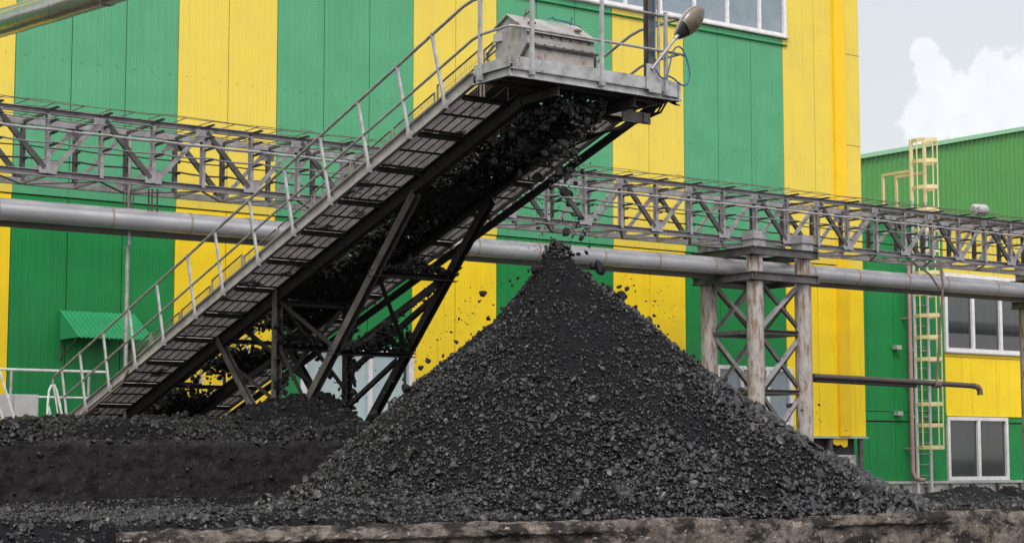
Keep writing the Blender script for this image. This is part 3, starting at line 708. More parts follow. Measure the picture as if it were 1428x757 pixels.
solo('stair_handrail', mb, 'rail_white', 'pair of white slanting handrail tubes at the far left edge', 'handrail', smooth=True, origin=(12, 31, 1))

# ================================================================== THE CONVEYOR
SL = .327; AL = math.atan(SL); CX0, CX1 = 14.30, 17.20; GX0, GX1 = 15.12, 16.46
def zl(y): return 1.36+(33.85-y)*SL
YT = 20.35                                                            # where the slope turns level
ZP = 5.76
nrm = np.array((0, math.sin(AL), math.cos(AL)))
dirv = np.array((0, -math.cos(AL), math.sin(AL)))
def cp(x, y, r=0.): return (x, y, zl(y)+r)
cv = thing('belt_conveyor', 'sloping steel belt conveyor with walkways on both sides rising over the coal', 'conveyor', (15.7, 27, 0))
YB = 35.2
def rail_pts(x, r, yb, zt, yend):
    yk = 33.85-(zt-r-1.36)/SL
    return [cp(x, yb, r), cp(x, yk+.12, r), (x, yk-.1, zt), (x, yend, zt)]
YE = 19.47
for x, nm in ((CX0, 0), (CX1, 1)):
    mb = MB(); mb.chan(cp(x, 34.3, .09), cp(x, YT, .09), .06, .19, .01, up=tuple(nrm), flip=bool(nm)); part('stringer', mb, 'galv_dusty', cv)
    mb = MB(); mb.chan((x, YT+.03, ZP+.085), (x, YE, ZP+.085), .06, .17, .01, flip=bool(nm)); mb.box((x-.035, YE+.0, ZP+.12), (x-.028, YT-.05, ZP+.26)); part('platform_edge', mb, 'galv', cv)
for x in (GX0, GX1):
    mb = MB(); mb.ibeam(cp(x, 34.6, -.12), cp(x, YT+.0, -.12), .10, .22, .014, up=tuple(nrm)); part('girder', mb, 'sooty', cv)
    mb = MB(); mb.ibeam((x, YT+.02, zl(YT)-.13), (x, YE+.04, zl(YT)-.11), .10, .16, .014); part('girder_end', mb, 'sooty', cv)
# cross beams and gratings
ys = [33.85-1.1*i for i in range(13)]
cbm = MB(); cbm.chan((CX0+.03, 0, -.025), (CX1-.03, 0, -.025), .055, .075, .01); cb_me = cbm.mesh('cross_beam', MAT['sooty'])
for y in ys: inst('cross_beam', cb_me, cv, (0, y, zl(y)))
def grating(x0, x1, pts0, pts1, nb):
    mb = MB(); a0 = np.array(pts0); a1 = np.array(pts1)
    for i in range(nb):
        t = (i+.5)/nb; p = a0+(a1-a0)*t; mb.bar((x0, p[1], p[2]), (x1, p[1], p[2]), .006, .032, up=tuple(nrm))
    for j in range(19):
        x = x0+(x1-x0)*j/18; mb.bar((x, a0[1], a0[2]), (x, a1[1], a1[2]), .006, .024, up=tuple(nrm))
    return mb
for i in range(12):
    y0, y1 = ys[i]-.05, ys[i+1]+.05; ym = (y0+y1)/2
    for x0, x1 in ((CX0+.035, GX0-.03), (GX1+.03, CX1-.035)):
        mb = grating(x0, x1, cp(0, y0, .035), cp(0, y1, .035), 30); gp = part('walkway_grating', mb, 'grating', cv)
        for yy in (ym, y0-.02, y1+.02):
            m2 = MB(); m2.bar(cp(x0, yy, .012), cp(x1, yy, .012), .02, .03); part('grating_bearer', m2, 'sooty', gp)
        for j in range(1, 5):
            xx = x0+(x1-x0)*j/5; m2 = MB(); m2.bar(cp(xx, y0, .012), cp(xx, y1, .012), .014, .014); part('grating_rod', m2, 'leg', gp)
# level platform at the head
mb = MB(); mb.box((CX0+.04, YE+.05, ZP+.10), (CX1-.04, YT+.15, ZP+.115)); part('platform_deck', mb, 'grating', cv)
for yy in (YE+.3, YE+.65):
    mb = MB(); mb.chan((CX0+.03, yy, ZP+.04), (CX1-.03, yy, ZP+.04), .06, .10); part('platform_beam', mb, 'leg', cv)
mb = MB(); mb.chan((CX0-.03, YE, ZP+.04), (CX1+.03, YE, ZP+.04), .05, .115, .01); part('platform_edge', mb, 'galv', cv)
mb = MB(); mb.box((CX0+.05, YE-.028, ZP+.10), (CX1-.12, YE-.020, ZP+.26)); part('toe_board', mb, 'galv', cv)
mb = MB(); mb.box((CX1-.19, YE-.034, ZP+.03), (CX1-.015, YE-.029, ZP+.24)); mb.box((CX1+.0, YE-.05, ZP-.03), (CX1+.03, YE+.02, ZP+.25)); part('edge_plate', mb, 'galv', cv)
# railings
HT, HM = 1.178, .60
pbm = MB(); pbm.bar((0,0,-.05), tuple(nrm*1.13), .038, .038); pbm.box((-.035,-.03,-.06), (.035,.03,.06)); rp_me = pbm.mesh('post', MAT['galv'])
pvm = MB(); pvm.bar((0,0,-.06), (0,0,1.14), .045, .045); pvm.box((-.03,-.035,-.05), (.03,.035,.08)); rv_me = pvm.mesh('post', MAT['galv'])
posts_y = [33.85, 33.0, 31.95, 30.83, 29.7, 28.5, 27.5, 26.3, 25.17, 24.06, 22.95, 21.88, 20.97]
for x, s in ((CX0-.045, 0), (CX1+.045, 1)):
    mb = MB()
    mb.tube(rail_pts(x, HT, 34.6, 6.93, YE+.0), .023, 8); mb.tube(rail_pts(x, HM, 34.35, 6.42, YE+.0), .020, 8)
    if not s: mb.tube([cp(x, 34.6, HT), cp(x, 34.62, HT-.1), cp(x, 34.4, HM-.05), cp(x, 34.2, 0)], .02, 8)
    rl = part('railing', mb, 'rail_dark' if False else 'rail', cv, smooth=True)
    for y in posts_y: inst('post', rp_me, rl, cp(x, y, .02))
    inst('post', rv_me, rl, (x, 20.14, ZP+.08))
mb = MB(); mb.tube([(CX0-.045, YE+.02, 6.93), (CX0+.02, YE-.03, 6.93), (CX1+.05, YE-.03, 6.93)], .021, 8); mb.tube([(CX0-.045, YE+.02, 6.42), (CX0+.02, YE-.03, 6.42), (CX1+.1, YE-.03, 6.42)], .020, 8)
mb.tube([(CX1+.09, YE-.03, 6.42), (CX1+.13, YE-.03, 6.42)], .028, 8)
rl = part('railing', mb, 'rail', cv, smooth=True)
for x in (14.60, 15.80, 16.96): inst('post', rv_me, rl, (x, YE-.045, ZP+.08))
mb = MB(); mb.tube([(17.16, 20.05, 6.93), (17.16, 20.05, 5.8)], .022, 8); part('post', mb, 'rail', rl)
# mast with hoses at the far corner of the platform
mb = MB(); mb.chan((16.76, YE+.07, ZP+.1), (16.76, YE+.07, 8.7), .13, .11, .012, up=(0,1,0)); ms = part('mast', mb, 'truss_dark', cv)
mb = MB(); mb.tube([(16.86, YE+.0, ZP+.15), (16.87, YE+.0, 6.6), (16.86, YE+.01, 8.6)], .022, 8); part('hose', mb, 'rail', ms, smooth=True)
mb = MB(); mb.tube([(16.78, YE-.02, 6.3), (16.77, YE-.03, 6.55), (16.79, YE-.02, 7.0), (16.78, YE-.02, 8.5)], .012, 6); part('hose', mb, 'blue', ms, smooth=True)
# belt guard frames and belt
for i in range(11):
    ya, yb = 33.4-1.2*i, 33.4-1.2*i-1.12
    mb = MB(); x = 15.22; hi = 1.13 if i % 3 else 1.20
    mb.tube([cp(x, ya, .3), cp(x, ya, hi), cp(x, yb, hi), cp(x, yb, .3)], .017, 6); mb.tube([cp(x, ya, .98), cp(x, yb, .98)], .014, 6)
    gf = part('belt_guard', mb, 'rail_dark', cv)
    mb = MB()
    for j in range(24):
        t = j/24; y = ya+(yb-ya)*t; mb.bar(cp(x, y, .5), cp(x, y+(yb-ya)*.05, hi-.02), .003, .003)
    for j in range(9):
        mb.bar(cp(x, ya, .5+j*.07), cp(x, yb, .5+j*.07), .003, .003)
    part('guard_mesh', mb, 'rail_dark', gf)
bx0, bx1 = 15.34, 16.24
mb = MB(); mb.prof(cp((bx0+bx1)/2, 34.4, .62), cp((bx0+bx1)/2, 20.3, .62), [(-.45,.14),(-.2,0),(.2,0),(.45,.14),(.45,.155),(.2,.015),(-.2,.015),(-.45,.155)]); part('belt', mb, 'rubber', cv)
mb = MB(); mb.bar(cp((bx0+bx1)/2, 34.4, .50), cp((bx0+bx1)/2, 20.3, .46), .8, .014); part('return_belt', mb, 'rubber', cv)
mb = MB(); mb.tube([(bx0-.05, 20.35, 6.32), (bx1+.05, 20.35, 6.32)], .20, 18); part('head_pulley', mb, 'rubber', cv, smooth=True)
for i, y in enumerate(ys):
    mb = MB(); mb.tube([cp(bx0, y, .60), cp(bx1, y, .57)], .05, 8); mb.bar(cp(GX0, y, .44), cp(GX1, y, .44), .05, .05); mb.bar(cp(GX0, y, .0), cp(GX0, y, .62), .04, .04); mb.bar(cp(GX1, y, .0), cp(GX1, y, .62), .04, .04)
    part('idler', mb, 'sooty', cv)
# spill plates between the girders: some bays closed, some open
for i in (0, 6, 9):
    y0, y1 = ys[i]-.06, ys[i+1]+.06
    mb = MB(); mb.bar(cp((GX0+GX1)/2, y0, -.15), cp((GX0+GX1)/2, y1, -.15), GX1-GX0-.12, .008, up=tuple(nrm)); part('spill_plate', mb, 'sooty', cv)
# supporting legs
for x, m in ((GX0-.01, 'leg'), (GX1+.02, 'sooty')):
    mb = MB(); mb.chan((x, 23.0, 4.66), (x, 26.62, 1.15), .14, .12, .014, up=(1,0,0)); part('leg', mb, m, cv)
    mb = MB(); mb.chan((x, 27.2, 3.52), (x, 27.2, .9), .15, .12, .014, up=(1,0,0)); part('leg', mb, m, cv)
    mb = MB(); mb.chan((x, 29.3, 2.80), (x, 27.45, 1.05), .12, .10, .014, up=(1,0,0)); part('leg', mb, m, cv)
def zleg(y): return 4.66+(y-23.0)*(1.15-4.66)/3.62
for (y, w_, h_) in ((24.15, .16, .10), (25.35, .18, .07)):
    mb = MB(); mb.chan((GX0-.08, y, zleg(y)), (GX1+.16, y, zleg(y)), w_, h_); part('tie_beam', mb, 'sooty', cv)
for z in (3.3, 2.55):
    mb = MB(); mb.chan((GX0, 27.2, z), (GX1, 27.2, z), .10, .09); part('tie_beam', mb, 'sooty', cv)
def brace(a, b, w_=.07): 
    mb = MB(); mb.angle(a, b, w_, .012); part('brace', mb, 'sooty', cv)
brace((GX0, 24.15, zleg(24.15)), (GX1, 25.35, zleg(25.35))); brace((GX1, 24.15, zleg(24.15)), (GX0+.35, 25.35, zleg(25.35)))
brace((GX0, 27.2, 3.3), (GX1, 27.2, 1.8)); brace((GX1, 27.2, 3.3), (GX0, 27.2, 1.8))
brace((GX0, 25.3, 2.4), (GX0, 27.2, 3.3)); brace((GX0, 26.2, 1.5), (GX0, 27.2, 2.55)); brace((GX1, 25.6, 2.3), (GX1, 27.2, 1.55))
brace((GX1, 24.4, 3.3), (GX1, 27.1, 2.15), .08); brace((GX1+.05, 23.9, 3.7), (GX1+.05, 27.15, 2.55), .08)
brace((GX0, 27.2, 1.6), (GX0, 28.6, 2.2)); brace((GX0, 28.4, 2.0), (GX1, 28.4, 2.9)); brace((GX1, 28.4, 2.0), (GX0, 28.4, 2.9))
# cable channel along the outer side of the far walkway
mb = MB(); mb.chan((17.33, 19.85, zl(19.85)-.06), (17.33, 34.0, zl(34.0)-.06), .10, .085, .01); ct = part('cable_channel', mb, 'sooty', cv)
mb = MB(); mb.chan((17.30, 19.55, ZP-.02), (17.33, 19.85, zl(19.85)-.06), .10, .08, .01); part('channel_end', mb, 'sooty', ct)
for i, (xo, zo) in enumerate(((16.98, 5.72), (17.06, 5.73), (17.12, 5.74))):
    mb = MB(); mb.tube([(xo, 19.6, zo), (xo+.02, 19.75, zo-.12), (xo-.1*i, 20.3, zo-.20-.05*i), (16.6, 21.0, 5.28+.05*i), (16.5, 21.8, 5.06)], .016, 6); part('cable', mb, 'black_cable', ct, smooth=True)
# bracing stays under the far walkway, head end
mb = MB(); mb.box((16.44, 19.75, 5.42), (16.95, 19.78, 5.58)); mb.box((16.80, 19.72, 5.44), (16.88, 19.745, 5.56)); part('end_bracket', mb, 'leg', cv)
mb = MB(); mb.tube([(CX0-.06, 34.1, zl(34.1)-.10), (CX0-.06, 31.35, zl(31.35)-.10), (CX0-.06, 31.2, zl(31.2)-.02), (CX0-.06, 31.1, zl(31.1)+.05)], .022, 8); part('conduit', mb, 'rail_dark', cv, smooth=True)
# head cover: folded sheet housing
Y0, Y1 = 19.90, 20.62
prof_ = [(Y0+.12, 5.90), (Y0+.16, 6.14), (Y0-.01, 6.335), (Y0+.03, 6.53), ((Y0+Y1)/2+.08, 6.80), (Y1-.0, 6.66), (Y1+.03, 6.3), (Y1-.1, 5.9)]
HX0, HX1 = 14.88, 16.06
mb = MB(); mb.poly_extrude([(HX0, a, b) for a, b in prof_], (HX1-HX0, 0, 0)); hd = part('head_cover', mb, 'cover', cv)
mb = MB(); mb.box((HX0+.02, Y0+.0, 5.9), (HX1-.02, Y0+.115, 6.29)); part('cover_skirt', mb, 'cover', hd)
mb = MB()
mb.poly_extrude([(HX0-.04, Y0-.035, 6.505), (HX0-.04, (Y0+Y1)/2+.08, 6.815), (HX0-.04, Y1+.05, 6.66), (HX0-.04, Y1+.05, 6.675), (HX0-.04, (Y0+Y1)/2+.08, 6.835), (HX0-.04, Y0-.035, 6.525)], (HX1-HX0+.07, 0, 0)); part('cover_lid', mb, 'cover', hd)
mb = MB(); mb.box((HX0-.02, Y0-.055, 6.318), (HX1+.03, Y0+.02, 6.342)); mb.bar((HX0-.012, Y0-.01, 6.33), (HX0-.012, Y0+.18, 6.12), .03, .03); part('flange', mb, 'truss_dark', hd)
mb = MB()
for i in range(7):
    xx = HX0+.1+i*.165; mb.box((xx-.012, Y0-.015, 6.47), (xx+.012, Y0+.03, 6.495)); mb.box((xx-.01, Y0-.06, 6.342), (xx+.01, Y0-.03, 6.356))
part('cover_bolts', mb, 'rust', hd)
mb = MB(); mb.box((HX0-.04, Y1-.14, 6.48), (HX0-.002, Y1+.03, 6.60)); part('junction_box', mb, 'cabinet', hd)
for i in range(3):
    mb = MB(); yy = Y1+.02+.03*i; mb.tube([(HX0-.03, yy-.05, 6.45), (HX0-.08, yy+.05, 6.33), (HX0-.06, yy+.06, 6.2), (HX0-.05, yy+.0-.06*i, 6.03)], .011, 6); part('hose', mb, ('blue', 'blue', 'black_cable')[i], hd, smooth=True)
mb = MB(); mb.tube(crom([(15.5, 20.25, 6.84), (15.56, 20.22, 6.86), (15.62, 20.25, 6.85), (15.75, 20.2, 6.83), (15.85, 20.15, 6.80), (15.92, 20.05, 6.75)]), .012, 6); part('hose', mb, 'blue', hd, smooth=True)
for xx in (15.05, 15.86):
    mb = MB(); mb.tube([(xx, 20.2, 6.78), (xx, 20.16, 6.90)], .009, 5); mb.box((xx-.05, 20.0, 6.66), (xx+.05, 20.06, 6.69)); part('lid_handle', mb, 'rust', hd)
# faded chalk strokes on the skirt
let = MB()
def stroke(x, z, pts, s=.10):
    for a, b in zip(pts[:-1], pts[1:]):
        let.bar((x+a[0]*s, Y0-.0015, z+a[1]*s), (x+b[0]*s, Y0-.0015, z+b[1]*s), .016, .003, up=(0,1,0))
G = {'3': [(0,1),(.6,1),(.3,.55),(.6,.3),(.4,0),(0,.05)], '1': [(.1,.8),(.3,1),(.3,0)], 'U': [(0,1),(0,.1),(.5,.1),(.5,1)], 'B': [(.5,1),(0,1),(0,0),(.5,.05),(.5,.5)], '2': [(0,.9),(.4,1),(.5,.7),(0,0),(.6,0)], 'A': [(0,0),(.3,1),(.6,0)], 'K': [(.5,1),(0,.5),(.5,0)]}
for i, ch in enumerate('31UBK2A1'): stroke(14.98+i*.13, 6.10, G[ch], .12)
part('faded_lettering', let, 'pink_paint', hd, label='faint illegible red chalk marks')

# ------------------------------------------------------------------ street lamp on the platform
lampo = thing('street_lamp', 'tilted cobra head street lamp with brown lens on the conveyor platform', 'lamp', (16.7, 19.42, 5.85))
mb = MB(); mb.box((16.60, YE-.060, 5.84), (16.82, YE-.042, 6.20)); mb.box((16.63, YE-.066, 5.80), (16.86, YE-.061, 5.98)); part('mounting_plate', mb, 'galv', lampo)
a_ = np.array((16.66, YE-.09, 6.12)); tip = np.array((17.11, YE-.14, 6.66))
mb = MB(); mb.tube([a_, a_+(tip-a_)*.93], .022, 10); mb.tube([a_+(tip-a_)*.88, tip], .03, 10); part('arm', mb, 'rail', lampo, smooth=True)
ax = np.array((.70, -.14, .70)); ax /= np.linalg.norm(ax)
ln = np.array((.02, -.90, -.38)); ln -= ax*(ln@ax); ln /= np.linalg.norm(ln); sd = np.cross(ax, ln)
def lamp_half(sign, zs, off=0., l0=0, l1=1, wid=1.):
    mb = MB(); n, m = 22, 8; vs = []; c0 = tip-ax*.03
    for i in range(n+1):
        t = l0+(l1-l0)*i/n
        w_ = wid*(.045+.105*math.sin(math.pi*min(1, t**.75*.62)) if t < .75 else .0)
        prof_w = [.06,.09,.118,.142,.158,.168,.170,.162,.142,.105,.04]
        q = t*10; k = min(9, int(q)); w_ = wid*(prof_w[k]*(1-(q-k))+prof_w[k+1]*(q-k))
        for j in range(m+1):
            a = math.pi*j/m; vs.append(c0+ax*.62*t+sd*w_*math.cos(a)+ln*sign*(off+zs*w_*math.sin(a)))
    fs = [(i*(m+1)+j, i*(m+1)+j+1, (i+1)*(m+1)+j+1, (i+1)*(m+1)+j) for i in range(n) for j in range(m)]
    fs.append(tuple(range(m+1))); fs.append(tuple(range(n*(m+1), (n+1)*(m+1)))[::-1])
    fs.append(tuple([i*(m+1) for i in range(n+1)]+[i*(m+1)+m for i in range(n, -1, -1)]))
    return mb.add(vs, fs)
part('shell', lamp_half(-1, .75, -.004, 0, 1, 1.06), 'lamp', lampo, smooth=True)
part('lens', lamp_half(1, .55, .004, .30, .985, .95), 'lens', lampo, smooth=True)
part('gear_cover', lamp_half(1, .38, .004, .03, .31, .93), 'black', lampo, smooth=True)
mb = MB(); mb.tube(crom([(16.72, YE-.1, 6.13), (16.80, YE-.12, 6.02), (16.92, YE-.10, 6.03), (16.98, YE-.1, 6.2), (17.05, YE-.1, 6.42), (17.14, YE-.1, 6.50), (17.24, YE-.1, 6.46), (17.33, YE-.1, 6.28), (17.36, YE-.1, 6.10), (17.30, YE-.1, 5.98), (17.2, YE-.1, 5.96), (17.06, YE-.1, 6.03), (16.96, YE-.1, 6.06)]), .012, 6)
part('blue_cable', mb, 'blue', lampo, smooth=True)

# ================================================================== WALLS IN FRONT
def wall_sheet(name, x0, x1, y, z0, z1, thick, mat, amp, seed, erode=.03, step=.03, chip=None, lip=0.):
    xs = np.arange(x0, x1+step, step); nz_ = max(5, int((z1-z0)/step))
    top = z1-erode*np.clip(fbm(xs*1.1, xs*0+3.3, seed, 5)-.46, 0, 1)*3-.5*erode*np.clip(fbm(xs*6, xs*0+1.3, seed+7, 3)-.55, 0, 1)*4-.012*fbm(xs*14, xs*0, seed+2, 2)
    if chip is not None: top = top-chip(xs)
    P = []
    for t in np.linspace(0, 1, nz_):
        zv = z0+(top-z0)*t
        big = (fbm(xs*1.5, zv*2+seed, seed+1, 3)-.5)*2; fine = (fbm(xs*7, zv*7+seed, seed+3, 4)-.5)*2
        yv = y-amp*(.45*big+.75*fine)+max(0, (t-.93))*.5
        pit = np.clip(fbm(xs*3.1, zv*4.5, seed+9, 4)-.56, 0, 1)*3*amp
        yv = yv+pit+lip*np.clip((z1-zv-.125-.03*fbm(xs*4, xs*0, seed+6, 2))/.02, 0, 1)*np.clip((fbm(xs*.35, xs*0, seed+8, 3)-.40)*9, 0, 1)
        P.append(np.stack([xs, yv, zv+0*xs], -1))
    for dd_ in np.linspace(.05, thick, 10):
        P.append(np.stack([xs, y+dd_+xs*0, top+.004+.022*(fbm(xs*7, dd_*7+xs*0, seed+4, 3)-.5)], -1))
    P.append(np.stack([xs, y+thick+.01+xs*0, z0+xs*0], -1))
    P = np.stack(P, 0)
    return grid_mesh(name, xs, np.arange(P.shape[0]), None, mat, P=P)
link_np('retaining_wall', wall_sheet('retaining_wall', -14, 33, 15.52, -.9, .06, .35, 'concrete', .030, 5, .07, step=.022, lip=.07), 'low chipped concrete retaining wall along the front of the yard', 'wall')
link_np('bunker_wall', wall_sheet('bunker_wall', 8.72, 18.2, 24.0, -.05, .97, .35, 'bunker', .024, 21, .03, step=.022, chip=lambda x: .16*np.clip(1-(x-8.9)/.55, 0, 1)), 'coal blackened concrete bunker wall at the left below the conveyor', 'wall')

# ================================================================== THE COAL
PC = np.array((15.17, 19.63))
HL_r = [0, .16, .30, .50, .87, 1.35, 1.74, 2.6, 3.28, 3.66, 4.4, 5.0]; HL_h = [3.50, 3.38, 3.15, 2.92, 2.52, 2.08, 1.74, .97, .37, .09, -.10, -.2]
HR_r = [0, .16, .30, .48, .72, 1.07, 1.68, 2.6, 3.57, 4.34, 4.92, 5.6];  HR_h = [3.50, 3.40, 3.22, 3.06, 2.86, 2.55, 2.02, 1.36, .70, .23, -.02, -.2]
def pile(x, y, detail=True):
    dx, dy = x-PC[0], y-PC[1]; a = dx*rt[0]+dy*rt[1]; r = np.hypot(dx, dy)+1e-6; w_ = .5+.5*a/r
    ang = np.arctan2(dy, dx)
    rr = r*(1+.07*(fbm(np.cos(ang)*2.2+5, np.sin(ang)*2.2+r*.25, 3, 3)-.5))
    h = (1-w_)*np.interp(rr, HL_r, HL_h)+w_*np.interp(rr, HR_r, HR_h)
    if detail:
        h = h+.16*(fbm(np.cos(ang)*4.5+9, np.sin(ang)*4.5+r*.35, 33, 4)-.5)*np.clip(r/1.2, 0, 1)*np.clip((5-r)/2, .2, 1)
        h = h+.22*(fbm(x*1.1, y*1.1, 31, 4)-.5)*np.clip(r/.8, .25, 1)+.045*(fbm(x*6, y*6, 37, 3)-.5)
        h = h+.026*cells(x*11, y*11, 41)+.024*cells(x*21+3, y*21, 43)+.018*cells(x*36+1, y*36, 44)+.016*(fbm(x*50, y*50, 45, 2)-.5)
    h = np.minimum(h, (y-15.60-.10*fbm(x*2, y*0, 47, 3))*.95-.05)
    return h
stp = .016
xs = np.arange(9.6, 21.0, stp); ysg = np.arange(15.35, 24.6, stp); XX, YY = np.meshgrid(xs, ysg)
ZZ = pile(XX, YY)-.012
n = 190000
px_ = rng.uniform(9.6, 21, n); py_ = rng.uniform(15.5, 24.5, n); hz = pile(px_, py_)
front = ((px_-PC[0])*fw[0]+(py_-PC[1])*fw[1]) < .7
patch = fbm(px_*1.1, py_*1.1, 61, 4); ok = (hz > .015) & (front | (rng.random(n) < .35)) & (py_ < 23.9) & (rng.random(n) < np.clip(.50+(patch-.36)*3.2, .42, 1))
px_, py_, hz = px_[ok], py_[ok], hz[ok]
r_ = np.hypot(px_-PC[0], py_-PC[1]); aa = ((px_-PC[0])*rt[0]+(py_-PC[1])*rt[1])
size = (.0105+.0018*r_+.0027*np.clip(aa, 0, 4))*np.exp(rng.normal(-.10, .52, len(r_))); size = size*(.72+.6*patch[ok]); foot = rng.random(len(size)) < .035*np.clip(r_-2.2, 0, 2.5); size = np.where(foot, size*2.0, size); size = np.clip(size, .007, .11)
P = np.stack([px_, py_, hz+size*.30], -1)
big = size > .021
R1 = rocks(P[big], size[big], 1); R0 = rocks(P[~big], size[~big], 0)
# a knot of lumps that has just landed on the very top
m_ = 330; q = rng.normal(size=(m_, 3)); q /= np.linalg.norm(q, axis=1)[:, None]
K = np.array((PC[0]+.02, PC[1], 3.40))+q*np.array((.21, .21, .24))*rng.uniform(.2, 1, m_)[:, None]**.5
K[:, 0] += (K[:, 2]-3.3)*-.05
R2 = rocks(K, np.clip(.035*np.exp(rng.normal(0, .4, m_)), .015, .08), 1)
# bigger blocks along the upper right flank
m_ = 90; t = rng.uniform(.5, 3.6, m_); ang = rng.normal(0, .35, m_)
bx = PC[0]+t*(rt[0]*np.cos(ang)-rt[1]*np.sin(ang)*1); by = PC[1]+t*(rt[1]*np.cos(ang)-fw[1]*np.sin(ang)); 
R3 = rocks(np.stack([bx, by, pile(bx, by)+.02], -1), np.clip(.052*np.exp(rng.normal(0, .35, m_)), .03, .10), 1)
keep = ZZ > -.07
me = grid_mesh('coal_pile', xs, ysg, ZZ, 'coal_fines_shaded', keep=keep, extra=None)
pileo = link_np('coal_pile', me, 'tall steep cone of black coal lumps under the conveyor head', 'coal pile')
def rock_obj(name, R, mat, parent=None, **k): return link_np(name, np_mesh(name, R[0], [R[1]], mat), parent=parent, **k)
o = rock_obj('loose_lumps', join_rocks(R1, R0, R2, R3), 'coal', pileo, kind='stuff')

# thin spill over the yard and against the bunker wall
def spill(x, y):
    h = .015+.08*np.clip(fbm(x*.9, y*.9, 51, 4)-.40, 0, 1)+.025*cells(x*8, y*8, 52)+.018*cells(x*17, y*17, 53)
    lump_ = .6+.5*fbm(x*2.2, y*2.2, 54, 4)+.25*cells(x*3.5, y*3.5, 55)
    h = h+(.02+.17*np.clip((x-6.5)/4.0, 0, 1))*np.exp(-((y-16.35-.25*np.clip(x-8, 0, 4))/.75)**2)*np.clip((13-x)/1.5, 0, 1)*lump_
    h = h+.10*np.exp(-((y-23.7)/.5)**2)*np.clip((x-7)/6, .1, 1)*(x < 15)
    for cx, cy, sx, sy, hh in ((23.75, 19.75, .34, .4, .20), (24.1, 19.8, .16, .3, .14), (24.75, 19.8, .20, .35, .20), (22.9, 19.6, .5, .4, .15), (25.6, 19.9, .3, .3, .12), (23.2, 19.5, .3, .3, .10), (22.0, 19.2, .6, .5, .12)):
        h = h+hh*np.exp(-((x-cx)/sx)**2-((y-cy)/sy)**2)*(.5+.9*fbm(x*4, y*4, 57, 4))
    edge_ = np.clip((y-15.56-.20*fbm(x*2.2, x*0, 58, 4))/.30, 0, 1)
    over = np.clip((7.3-x+1.6*(fbm(x*1.6, y*1.6, 59, 4)-.5))/.8, 0, 1); over = over*over*(3-2*over)
    h_over = .10+.10*(fbm(x*2, y*2, 62, 4)-.3)+.05*cells(x*5, y*5, 60)-np.maximum(0, 15.62-y)*.85-(1-over)*1.3
    h = np.where((x > 19.6) & (y > 20.15), h-(y-20.15)*1.6, h)
    h = np.where(y < 15.56, -2., h*edge_-.10*(1-edge_))
    h = np.maximum(h, h_over)
    return h
xs = np.arange(1.5, 31, .04); ysg = np.arange(14.3, 26.4, .04); XX, YY = np.meshgrid(xs, ysg); ZZ = spill(XX, YY)
me = grid_mesh('spilled_coal', xs, ysg, ZZ+.0, 'coal_fines_shaded', keep=((ZZ > -.09) & ~((XX > 19.6) & (YY > 20.6))) | ((YY < 15.62) & (XX < 9.2) & (ZZ > -.93)))
sp = link_np('spilled_coal', me, 'loose coal crumbs spread over the yard at the foot of pile and walls', 'coal', kind='stuff')
n = 60000; px_ = np.where(rng.random(n) < .5, rng.uniform(3, 12, n), rng.uniform(3, 30, n)); py_ = 14.5+(26-14.5)*rng.random(n)**1.5
hz = spill(px_, py_); ok = ((hz > .022) & ~((px_ > 19.6) & (py_ > 20.4))) | ((px_ < 8.6) & (hz > -.7) & (py_ < 15.6)); px_, py_, hz = px_[ok], py_[ok], hz[ok]
size = np.clip(.017*np.exp(rng.normal(0, .55, len(px_))), .007, .075)
rock_obj('loose_lumps', rocks(np.stack([px_, py_, hz+size*.2], -1), size, 1), 'coal', sp, kind='stuff')

# heap behind the bunker wall, under the conveyor
def heap(x, y):
    h = .86+.32*(fbm(x*.9, y*.9, 71, 5)-.35)+.15*cells(x*2.6, y*2.6, 72)*(.3+fbm(x*1.3, y*1.3, 77, 3))+.10*cells(x*5.5+2, y*5.5, 73)*fbm(x*2, y*2, 78, 3)*1.6+.05*cells(x*12, y*12, 76)+.05*fbm(x*16, y*16, 74, 3)
    h = h+.10*np.clip((y-24.3)/1.2, 0, 1)
    for cx, cy, sx, sy, hh in ((15.30, 26.1, .55, .8, .46), (14.8, 26.7, .5, .6, .24), (15.85, 26.6, .35, .6, .26), (14.0, 27.0, .9, .8, .18), (12.2, 25.8, .6, .6, .14), (10.9, 25.4, .7, .6, .10)):
        h = h+hh*np.exp(-((x-cx)/sx)**2-((y-cy)/sy)**2)*(.75+.5*fbm(x*3, y*3, 75, 3))
    h = h*np.clip((y-24.10)/.14, 0, 1)+.93*(1-np.clip((y-24.10)/.14, 0, 1))
    h = np.where(y > 29.5, h-(y-29.5)*.55, h); h = np.where(x > 15.9, h-(x-15.9)*.75, h)
    return h
xs = np.arange(7.0, 18.0, .03); ysg = np.arange(24.06, 32.4, .03); XX, YY = np.meshgrid(xs, ysg); ZZ = heap(XX, YY)
hp_ = link_np('coal_heap', grid_mesh('coal_heap', xs, ysg, ZZ, 'coal_fines_shaded'), 'lumpy coal heaped behind the dark bunker wall under the conveyor', 'coal pile')
n = 34000; px_ = rng.uniform(8.2, 17.6, n); py_ = 24.1+(31-24.1)*rng.random(n)**1.7; hz = heap(px_, py_)
size = np.clip(.016*np.exp(rng.normal(0, .65, n)), .006, .085)*(.6+.9*fbm(px_*1.7, py_*1.7, 79, 3))
rock_obj('loose_lumps', rocks(np.stack([px_, py_, hz+size*.1], -1), size, 1), 'coal_damp_shaded', hp_, kind='stuff')

# crumbs lying along the top of the bunker wall
n = 700; px_ = rng.uniform(8.8, 17, n); py_ = 23.99+.28*rng.random(n)**.7
size = np.clip(.020*np.exp(rng.normal(0, .6, n)), .008, .07)
rock_obj('coal_crumbs', rocks(np.stack([px_, py_, np.maximum(.94, heap(px_, py_))], -1), size, 1), 'coal', hp_, kind='stuff')
